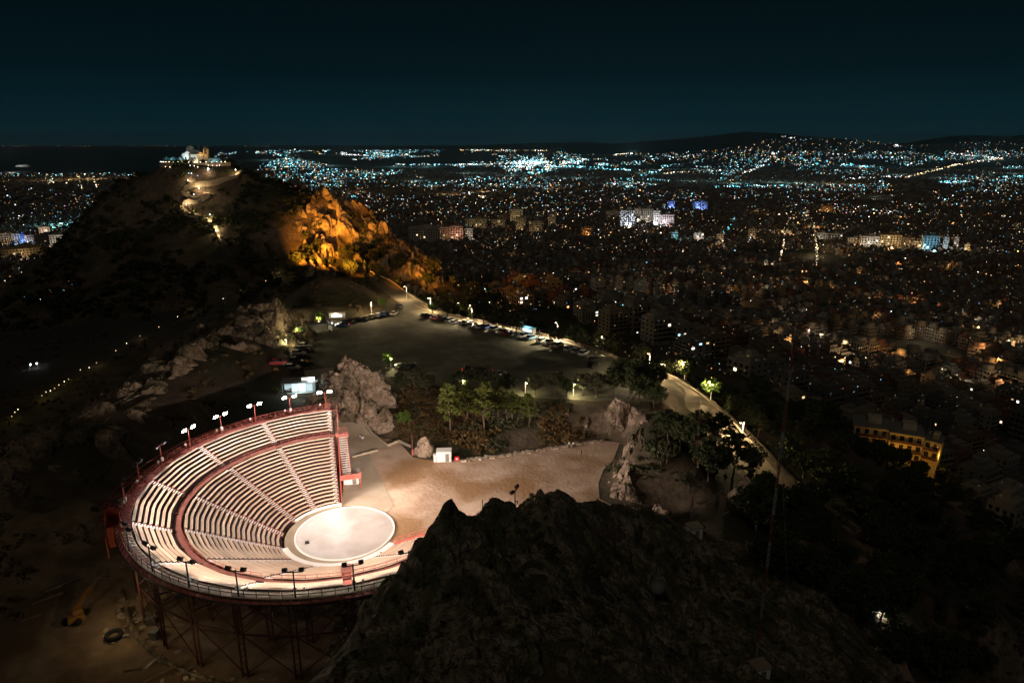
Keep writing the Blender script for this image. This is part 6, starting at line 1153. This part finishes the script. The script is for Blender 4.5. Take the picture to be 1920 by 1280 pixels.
for i, (dx, dy) in enumerate([(-15.5, -3.5), (-11, -4.5), (-7, -5)]):
    mb = MB(); mb.lathe([(2.6, 2.4), (1.2, 3.3), (.02, 4.1)], 8); t = thing('terrace_tent', 'pointed cyan-lit tent of the summit terrace, %s from the left' % ORD[i], 'tent', (SUMMIT[0] + dx, SUMMIT[1] + dy, sz)); mb.build('canopy', MT['canvas'], t)
    for a in (45, 135, 225, 315): MB().tube((1.8 * math.cos(R(a)), 1.8 * math.sin(R(a)), 0), (1.8 * math.cos(R(a)), 1.8 * math.sin(R(a)), 2.5), .06, .06, 6).build('post', MT['galv'], t)
gr_ = MB(); gable(7, 5, 1.6, 2.2, gr_); t = thing('terrace_house', 'low gabled teal-roofed house right of the bell tower', 'house', (SUMMIT[0] + 12, SUMMIT[1] - 4, sz - .6), R(-8)); gr_.build('roof', MT['canvas'], t); MB().box((0, 0, .6), (6.6, 4.6, 2.2)).build('wall', MT['white'], t)
sl = random.Random(8); bulb = MB().lathe([(.02, -.2), (.2, 0), (.02, .2)], 6).mesh('bulb', MT['litpane']); rod = MB().tube((0, 0, -1.1), (0, 0, -.15), .04, .04, 5).mesh('rod', MT['galv'])
def small_lamp(p, c, st, label, grp, s=1.0): t = thing('garden_lamp', label, 'lamp', p, 0, grp); ob('bulb', bulb, t, color=tuple(k * st for k in c)); ob('post', rod, t); t.scale = (s,) * 3; return t
for i in range(16):
    a = 200 + 9 * i; small_lamp((SUMMIT[0] + 20 * math.cos(R(a)), SUMMIT[1] + 12.2 * math.sin(R(a)), sz + 1.2), sl.choice([(1, .8, .5), (1, .9, .75), (.8, .95, 1), (1, .6, .3)]), sl.uniform(4, 14), 'small lamp on the summit terrace, %s from the left' % ORD[i], 'summit terrace lamps', sl.uniform(.8, 1.4))
for i, (px, py, c, st) in enumerate([(312, 320, (1, .6, .3), 6), (320, 319, (1, .7, .4), 8), (358, 318, (.9, .95, 1), 5), (366, 320, (1, .8, .55), 6), (372, 319, (1, .8, .55), 8), (392, 318, (1, .7, .5), 5), (400, 318, (1, .7, .5), 6), (408, 318, (1, .75, .6), 6), (413, 318, (1, .8, .7), 8), (392, 326, (.95, 1, 1), 60), (356, 336, (.5, .8, 1), 5), (361, 336, (.9, .95, 1), 8), (372, 336, (.4, .4, 1), 4), (375, 363, (.95, .97, 1), 16), (351, 388, (.95, .97, 1), 14), (395, 410, (.95, .97, 1), 18), (408, 430, (.95, .97, 1), 18), (443, 326, (1, 1, .8), 30), (355, 350, (1, 1, .9), 26), (365, 371, (.95, .97, 1), 8), (60, 690, (.7, .85, 1), 30), (72, 689, (.9, .9, 1), 20)]):
    p = on(px, py); small_lamp((p[0], p[1] - .4, p[2] + 1.6), c, st, 'small lamp on the dark summit slope, %s counting downhill' % (ORD[i] if i < 20 else ['leftmost', 'second leftmost'][i - 20]), 'lamps on the summit slope', 1.6 if i in (9, 20, 21) else 1.1)
# zigzag path lit by its lamps
PATH = [on(px, py) for px, py in [(452, 322), (443, 334), (418, 340), (395, 352), (358, 356), (343, 362), (362, 376), (378, 371), (394, 366), (372, 380), (345, 384), (340, 392), (350, 402), (372, 408), (392, 416), (402, 424), (406, 434), (412, 446), (414, 456)]]
def draped(name, P_, hw, mat, lift=.25):
    P_ = np.array(P_, float); t = np.linspace(0, len(P_) - 1, len(P_) * 5); Q = np.stack([np.interp(t, range(len(P_)), P_[:, k]) for k in range(2)], -1); T = np.gradient(Q, axis=0); T /= np.linalg.norm(T, axis=1)[:, None] + 1e-6; N = np.c_[-T[:, 1], T[:, 0]]
    zc_ = land(Q[:, 0], Q[:, 1]); a = Q + N * hw; b = Q - N * hw; zt = np.maximum(zc_, np.maximum(land(a[:, 0], a[:, 1]), land(b[:, 0], b[:, 1]))) + lift; mb = MB(); n = len(Q)
    V = np.vstack([np.c_[a, zt], np.c_[b, zt], np.c_[a, zt - 3], np.c_[b, zt - 3]]); F = []
    for i in range(n - 1): F += [(n + i, n + i + 1, i + 1, i), (i, i + 1, 2 * n + i + 1, 2 * n + i), (n + i + 1, n + i, 3 * n + i, 3 * n + i + 1)]
    mb.add(V, F); return struct(name, mb, mat)
draped('path', PATH, 1.0, MT['stone'])
for px, py, pw in [(357, 350, 700), (375, 364, 500), (388, 368, 500), (352, 390, 560), (366, 402, 300), (396, 414, 900), (408, 433, 1000), (443, 327, 420), (392, 328, 350), (412, 446, 300)]: p = on(px, py); lamp('POINT', (p[0], p[1] - 1.2, p[2] + 1.8), pw * 1.5, (1, .74, .40), None, .15, name='path_light')
# path with lamps along the valley west of the ridge
for i, (px, py) in enumerate([(26, 786), (32, 780), (38, 775), (82, 747), (90, 742), (98, 738), (106, 734), (114, 728), (124, 722), (132, 718), (154, 700), (170, 694), (184, 686), (220, 664), (240, 650), (265, 636), (300, 618), (335, 600), (360, 590), (385, 580), (420, 565), (455, 552), (500, 532), (512, 516), (525, 516), (598, 508)]):
    p = on(px, py); warm = [(1, .65, .32), (1, .75, .4), (1, .85, .55)][i % 3]; small_lamp((p[0], p[1] - .6, p[2] + 1.3), warm, [1.5, 3, 5][i % 3], 'tiny warm lamp beside the dark valley path, %s from the left edge' % ORD[i], 'valley path lamps', 0.8)
    if i % 3 == 0: lamp('POINT', (p[0], p[1] - 1.2, p[2] + 2.5), 60 if i < 22 else 160, (1, .75, .35), None, .1)
# floodlights of the cliff
for i, (px, py, dy, pw) in enumerate([(606, 462, -30, 14500), (648, 482, -30, 16000), (700, 510, -26, 15000), (765, 545, -16, 9000), (803, 560, -8, 4500), (855, 550, -10, 2000)]):
    p = on(px, py); p = np.array([p[0] - 10, p[1] + dy * 1.05, 0]); p[2] = lz(p[0], p[1]) + 7.5; t = thing('cliff_floodlight', 'ground floodlight in the trees under the orange cliff, %s from the left' % ORD[i], 'floodlight', (p[0], p[1], p[2] - 7.5), 0, 'cliff floodlights'); MB().tube((0, 0, -.5), (0, 0, 7.2), .08, .08, 6).build('pole', MT['blacksteel'], t); h = MB().box((0, 0, 7.4), (.7, .4, .5)).build('floodlight', MT['blacksteel'], t); MB().box((0, .22, 7.42), (.6, .03, .4)).build('lens', E('sodium_lens_%d' % i, (1, .55, .1), 20), h)
    tg_ = at(px + 34, py - 88, p[1] - dy * 1.05 + 22); lamp('SPOT', (p[0], p[1] + .5, p[2]), pw * 12, (1, .37, .03), None, .3, tuple(tg_), R(80), .8, 'cliff_light')

# ------------------------------------------------------------------ foreground slope: masts, tank, huts
def mast(px, py, Y, pytop, label, w=.35):
    b = at(px, py, Y); b[2] = min(b[2], lz(b[0], b[1])); top = at(px, pytop, Y)[2]; h = top - b[2]; t = thing('radio_mast', label, 'mast', b); n = 12
    for k in range(n):
        mb = MB(); z0, z1 = h * k / n, h * (k + 1) / n; tri = [(w / 2 * math.cos(R(a)), w / 2 * math.sin(R(a))) for a in (90, 210, 330)]
        for i in range(3):
            x, y = tri[i]; x2, y2 = tri[(i + 1) % 3]; mb.beam((x, y, z0), (x, y, z1 - .02), .07)
            for s in np.arange(z0, z1 - .4, .7): mb.beam((x, y, s), (x2, y2, s + .6), .035)
        mb.build('section', MT['mred'] if k % 2 else MT['mwhite'], t)
    MB().tube((0, 0, h), (0, 0, h + 2.5), .04, .02, 6).build('antenna', MT['galv'], t)
    return t, b, h
MT['mred'] = M('mast_red', (.16, .035, .03), (.2, .05, .04), 1, .6); MT['mwhite'] = M('mast_white', (.22, .21, .19), (.28, .27, .25), 1, .6)
t, b, h = mast(1417, 1236, 68, 636, 'tall red and white lattice radio mast rising from the dark slope', .24)
for a in (20, 140, 260): e = np.array([22 * math.cos(R(a)), 22 * math.sin(R(a)), 0]); e[2] = lz(b[0] + e[0], b[1] + e[1]) - b[2]; MB().tube((0, 0, h * .7), e, .012, .012, 4).build('guy_wire', MT['galv'], t)
t, b2, h2 = mast(1293, 1003, 98, 775, 'shorter slim radio mast behind the dark rock slope', .3)
def hut(px, py, Y, s, label): p = at(px, py, Y); p[2] = lz(p[0], p[1]) - .2; t = thing('equipment_hut', label, 'hut', p, .3); MB().box((0, 0, s[2] / 2), s).build('wall', MT['white'], t); MB().box((0, 0, s[2] + .08), (s[0] + .25, s[1] + .25, .16)).build('roof', MT['concrete'], t); MB().box((0, -s[1] / 2 - .03, s[2] * .42), (.7, .06, s[2] * .8)).build('door', MT['grey'], t)
hut(1300, 1012, 96, (2.0, 1.8, 2.0), 'small pale equipment hut at the foot of the shorter mast'); hut(1425, 1244, 66.5, (1.9, 1.6, 1.6), 'small concrete hut at the foot of the tall mast')
p = at(1230, 1152, 75); p[2] = lz(p[0], p[1]) + .3; t = thing('water_tank', 'round white tank on four thin legs on the dark slope', 'tank', p); mb = MB(); mb.lathe([(.02, 2.6), (.7, 2.75), (1.0, 3.1), (1.05, 3.5), (.95, 3.9), (.6, 4.25), (.02, 4.4)], 20); mb.build('vessel', MT['grey'], t, True)
for a in (45, 135, 225, 315): MB().beam((1.0 * math.cos(R(a)), 1.0 * math.sin(R(a)), -.6), (.7 * math.cos(R(a)), .7 * math.sin(R(a)), 2.8), .07).build('leg', MT['galv'], t)
MB().beam((.55, -.55, 1.2), (-.55, -.55, 1.2), .05).build('tie', MT['galv'], t)
def crest(px, py):
    p = on(px, py); return p
p = at(905, 950, 77); p[2] = lz(p[0], p[1]); t = thing('railed_post', 'thin dark post with a bent handrail on the crest of the rock hill', 'post', p); MB().tube((0, 0, -.6), (0, 0, 2.9), .06, .05, 6).build('pole', MT['blacksteel'], t); MB().beam((.75, .2, -.5), (.7, .2, 1.4), .07).build('short_post', MT['blacksteel'], t); mb = MB(); mb.beam((.7, .2, 1.4), (.1, 0, 1.9), .05); mb.beam((0, 0, 1.5), (-.8, 0, .9), .05); mb.beam((-.8, 0, .9), (-.6, 0, 0), .05); mb.build('handrail', MT['blacksteel'], t)
p = at(997, 924, 81.5); p[2] = lz(p[0], p[1]) + .2; t = thing('survey_pillar', 'short dark cylindrical pillar on the highest crest of the rock hill', 'pillar', p); mb = MB(); mb.lathe([(.34, -1.0), (.34, 1.0), (.3, 1.12), (.02, 1.14)], 14); mb.build('shaft', MT['concrete'], t); mb = MB(); mb.lathe([(.6, -1.0), (.6, .1), (.34, .1)], 4); mb.build('base', MT['concrete'], t)
p = at(1217, 985, 97); p[2] = lz(p[0], p[1]); t = thing('path_lamp', 'unlit hooked lamp post on the crest right of the rock hill', 'lamp post', p); MB().tube((0, 0, -.5), (0, 0, 3.0), .05, .04, 6).build('pole', MT['blacksteel'], t); MB().beam((0, 0, 3.0), (-.6, 0, 3.2), .05).build('arm', MT['blacksteel'], t); MB().box((-.7, 0, 3.15), (.35, .18, .1)).build('lamp_head', MT['blacksteel'], t)
p = on(1653, 1160); street_lamp(p, 4.2, 'white lamp lighting a shrub and track low in the dark eastern slope', 420, (.8, .97, 1.0), (-.8, .5), 'lampcool')
draped('track', [on(px, py) for px, py in [(1655, 1160), (1665, 1200), (1678, 1240), (1695, 1290)]], 1.3, MT['sand'], .15)
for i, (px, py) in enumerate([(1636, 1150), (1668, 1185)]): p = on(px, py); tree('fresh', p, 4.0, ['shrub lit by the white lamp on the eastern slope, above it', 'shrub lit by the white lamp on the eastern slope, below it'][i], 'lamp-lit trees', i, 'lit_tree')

# ------------------------------------------------------------------ building ground west of the theatre: boom, rubble, tanks
p0 = np.array([atz(150, 1190, -2.5)[0], atz(150, 1190, -2.5)[1]]); b = np.array([p0[0], p0[1], lz(*p0)]); t = thing('boom_lift', 'worn orange boom machine parked on the dark ground west of the theatre', 'boom lift', b, 0)
q1 = atz(198, 1117, -1.0); dv = q1 - b; dv[2] = 1.6
MB().box((0, 0, .75), (2.2, 2.6, .8), .6, taper=.9).build('chassis', MT['orange'], t); MB().box((0.1, .1, 1.45), (1.4, 1.5, .7), .9, taper=.8).build('turret', MT['orange'], t)
MB().beam((0, 0, 1.7), dv * .62 + (0, 0, 1.4), .5, .5).build('boom', MT['orange'], t); MB().beam(dv * .58 + (0, 0, 1.38), dv + (0, 0, 1.1), .34, .34).build('inner_boom', MT['wood'], t)
bk = MB()
for x in (-.7, .7):
    for y in (-.4, .4): bk.beam(dv + (x, y + .4, .2), dv + (x, y + .4, 1.4), .06)
for h_ in (.2, .8, 1.4): bk.beam(dv + (-.7, 0, h_), dv + (.7, 0, h_), .06); bk.beam(dv + (-.7, .8, h_), dv + (.7, .8, h_), .06); bk.beam(dv + (-.7, 0, h_), dv + (-.7, .8, h_), .06); bk.beam(dv + (.7, 0, h_), dv + (.7, .8, h_), .06)
bk.build('basket', MT['blacksteel'], t)
for x, y in ((-1, -1.1), (1, -1.1), (-1, 1.1), (1, 1.1)): MB().tube((x * 1.05 - .18, y, .45), (x * 1.05 + .18, y, .45), .5, .5, 12).build('wheel', MT['tyre'], t)
dg_ = random.Random(21)
p = on(215, 1197); t = MB(); tt = np.linspace(0, 2 * math.pi, 20, endpoint=False); V = []; F = []
for i, a in enumerate(tt):
    for j in range(8): c = 2 * math.pi * j / 8; rr = .95 + .3 * math.cos(c); V.append((rr * math.cos(a), rr * math.sin(a), .35 + .35 * math.sin(c)))
for i in range(20):
    for j in range(8): F.append((i * 8 + j, ((i + 1) % 20) * 8 + j, ((i + 1) % 20) * 8 + (j + 1) % 8, i * 8 + (j + 1) % 8))
t.add(V, F); o = t.build('tyre', MT['tyre'], smooth=True); o.location = (p[0], p[1], p[2] + .05); tag(o, 'big black tyre lying on the ground near the boom machine', 'tyre')
for i, (px, py, L_, a, m) in enumerate([(120, 1103, 5.0, .9, 'galv'), (90, 1125, 4.0, .7, 'wood'), (300, 1268, 4.2, .8, 'wood'), (318, 1262, 4.4, .85, 'wood'), (335, 1256, 3.4, .9, 'wood'), (250, 1262, 2.2, .2, 'wood'), (345, 1270, 3.0, .8, 'wood'), (285, 1250, 2.0, 1.2, 'galv'), (60, 1160, 3.0, .5, 'wood'), (236, 1186, 1.8, .9, 'wood'), (232, 1200, 1.5, .3, 'galv'), (310, 1246, 1.6, .1, 'galv')]):
    p = on(px, py); o = MB().box((0, 0, 0), (L_, .28, .16)).box((L_ * .1, .2, .05), (L_ * .7, .12, .12), .04).build('timber' if m == 'wood' else 'steel_bar', MT[m]); o.location = (p[0], p[1], p[2] + .25); o.rotation_euler = (dg_.uniform(-.05, .05), dg_.uniform(-.06, .06), a); tag(o, '%s lying on the ground west of the theatre, %s of the scattered lengths' % ('timber baulk' if m == 'wood' else 'grey steel length', ORD[i]), 'timber' if m == 'wood' else 'steel bar', 'scattered lengths')
for i in range(34):
    px, py = dg_.choice([(dg_.gauss(262, 18), dg_.gauss(1150, 35)), (dg_.gauss(310, 30), dg_.gauss(1245, 14)), (dg_.gauss(240, 30), dg_.gauss(1190, 30)), (dg_.gauss(410, 50), dg_.gauss(1276, 5))]); p = on(px, min(py, 1279)); s = dg_.uniform(.25, .7)
    o = ob('rubble_block', stm[i % 5], None, (p[0], p[1], p[2] + s * .18), dg_.uniform(0, 3)); o.scale = (s * 2, s * 2, s * 1.8); tag(o, 'small pale block of rubble at the foot of the steel frame', 'rubble', 'rubble at the foot of the steel frame')
for i, (px, py, lb) in enumerate([(284, 1172, 'grey plastic bin leaning at the west foot of the steel frame, upper of two'), (292, 1196, 'grey plastic bin at the west foot of the steel frame, lower of two')]):
    p = on(px, py); t = thing('bin', lb, 'bin', p, .5 + i); MB().box((0, 0, .7), (1.2, 1.0, 1.3), taper=1.12).build('body', MT['grey'], t); MB().box((0, 0, 1.4), (1.4, 1.2, .12)).build('lid', MT['grey'], t)
for i, (px, py, r_, h_, lb) in enumerate([(628, 1185, 1.35, 2.6, 'tall beige tank under the near rim of the theatre, front one'), (632, 1160, 1.2, 3.0, 'tall beige tank under the near rim of the theatre, rear one')]):
    a = -70 + 4 * i; q = pol(31.0 - 2.5 * i, a) + (TC[0], TC[1], 0); t = thing('storage_tank', lb, 'tank', (q[0], q[1], lz(q[0], q[1]) - .1)); mb = MB(); mb.lathe([(r_, 0), (r_, h_), (r_ * .85, h_ + .4), (.3, h_ + .7), (.02, h_ + .7)], 20); mb.build('body', MT['concrete'], t, True); mb = MB(); mb.lathe([(.3, h_ + .68), (.3, h_ + .85), (.02, h_ + .9)], 12); mb.build('lid', MT['grey'], t)
mb = MB(); aa = np.arange(208, 290, 4.0)
for a, c in zip(aa[:-1], aa[1:]): mb.tube(pol(34.4, a, ground_at(34.4, a) + .35), pol(34.4, c, ground_at(34.4, c) + .35), .35, .35, 10, caps=False)
o = mb.build('pipe', MT['crag'], smooth=True); o.location = (TC[0], TC[1], 0); tag(o, 'fat curved concrete pipe along the foot of the steel frame', 'pipe')
lamp('POINT', atz(215, 1130, 5.0), 420, (1, .72, .38), None, .1, name='ground_fill_light'); lamp('POINT', atz(330, 1240, 3), 160, (1, .7, .35), None, .1, name='ground_fill_light')  # unseen point lights added to brighten the ground by the steel frame
# rows of old stone steps on the hillside behind the theatre
for i in range(10):
    c0 = atz(215 + 6 * i, 812 - 7.5 * i, 4.5); c1 = atz(300 + 4 * i, 775 - 4.5 * i, 4.5)
    n_s = 8; mb = MB()
    for k in range(n_s): a_ = c0 + (c1 - c0) * k / n_s; b_ = c0 + (c1 - c0) * (k + 1) / n_s; za, zb = lz(a_[0], a_[1]), lz(b_[0], b_[1]); mb.add(beam_verts((a_[0], a_[1], za + .1), (b_[0], b_[1], zb + .0), .35, .5), BOXF)
    o = mb.build('stone_step', MT['crag']); tag(o, 'long low stone terrace step on the hillside behind the theatre, %s from below' % ORD[i], 'stone step', 'old stone terrace steps')

# ------------------------------------------------------------------ night air over the plain
hz = MB(); hz.box((3000, 27700, 210), (110000, 57000, 800)); hm = bpy.data.materials.new('night_haze'); hm.use_nodes = True; hn = hm.node_tree; hn.nodes.clear()
ho = hn.nodes.new('ShaderNodeOutputMaterial'); hv = hn.nodes.new('ShaderNodeVolumePrincipled'); hv.inputs['Color'].default_value = (0.75, 0.93, 1.0, 1); hv.inputs['Density'].default_value = HAZE; hv.inputs['Anisotropy'].default_value = 0.35
hn.links.new(hv.outputs[0], ho.inputs['Volume']); hm.cycles.homogeneous_volume = True
tag(hz.build('haze', hm), 'thin night haze over the whole plain', 'haze', kind='stuff')
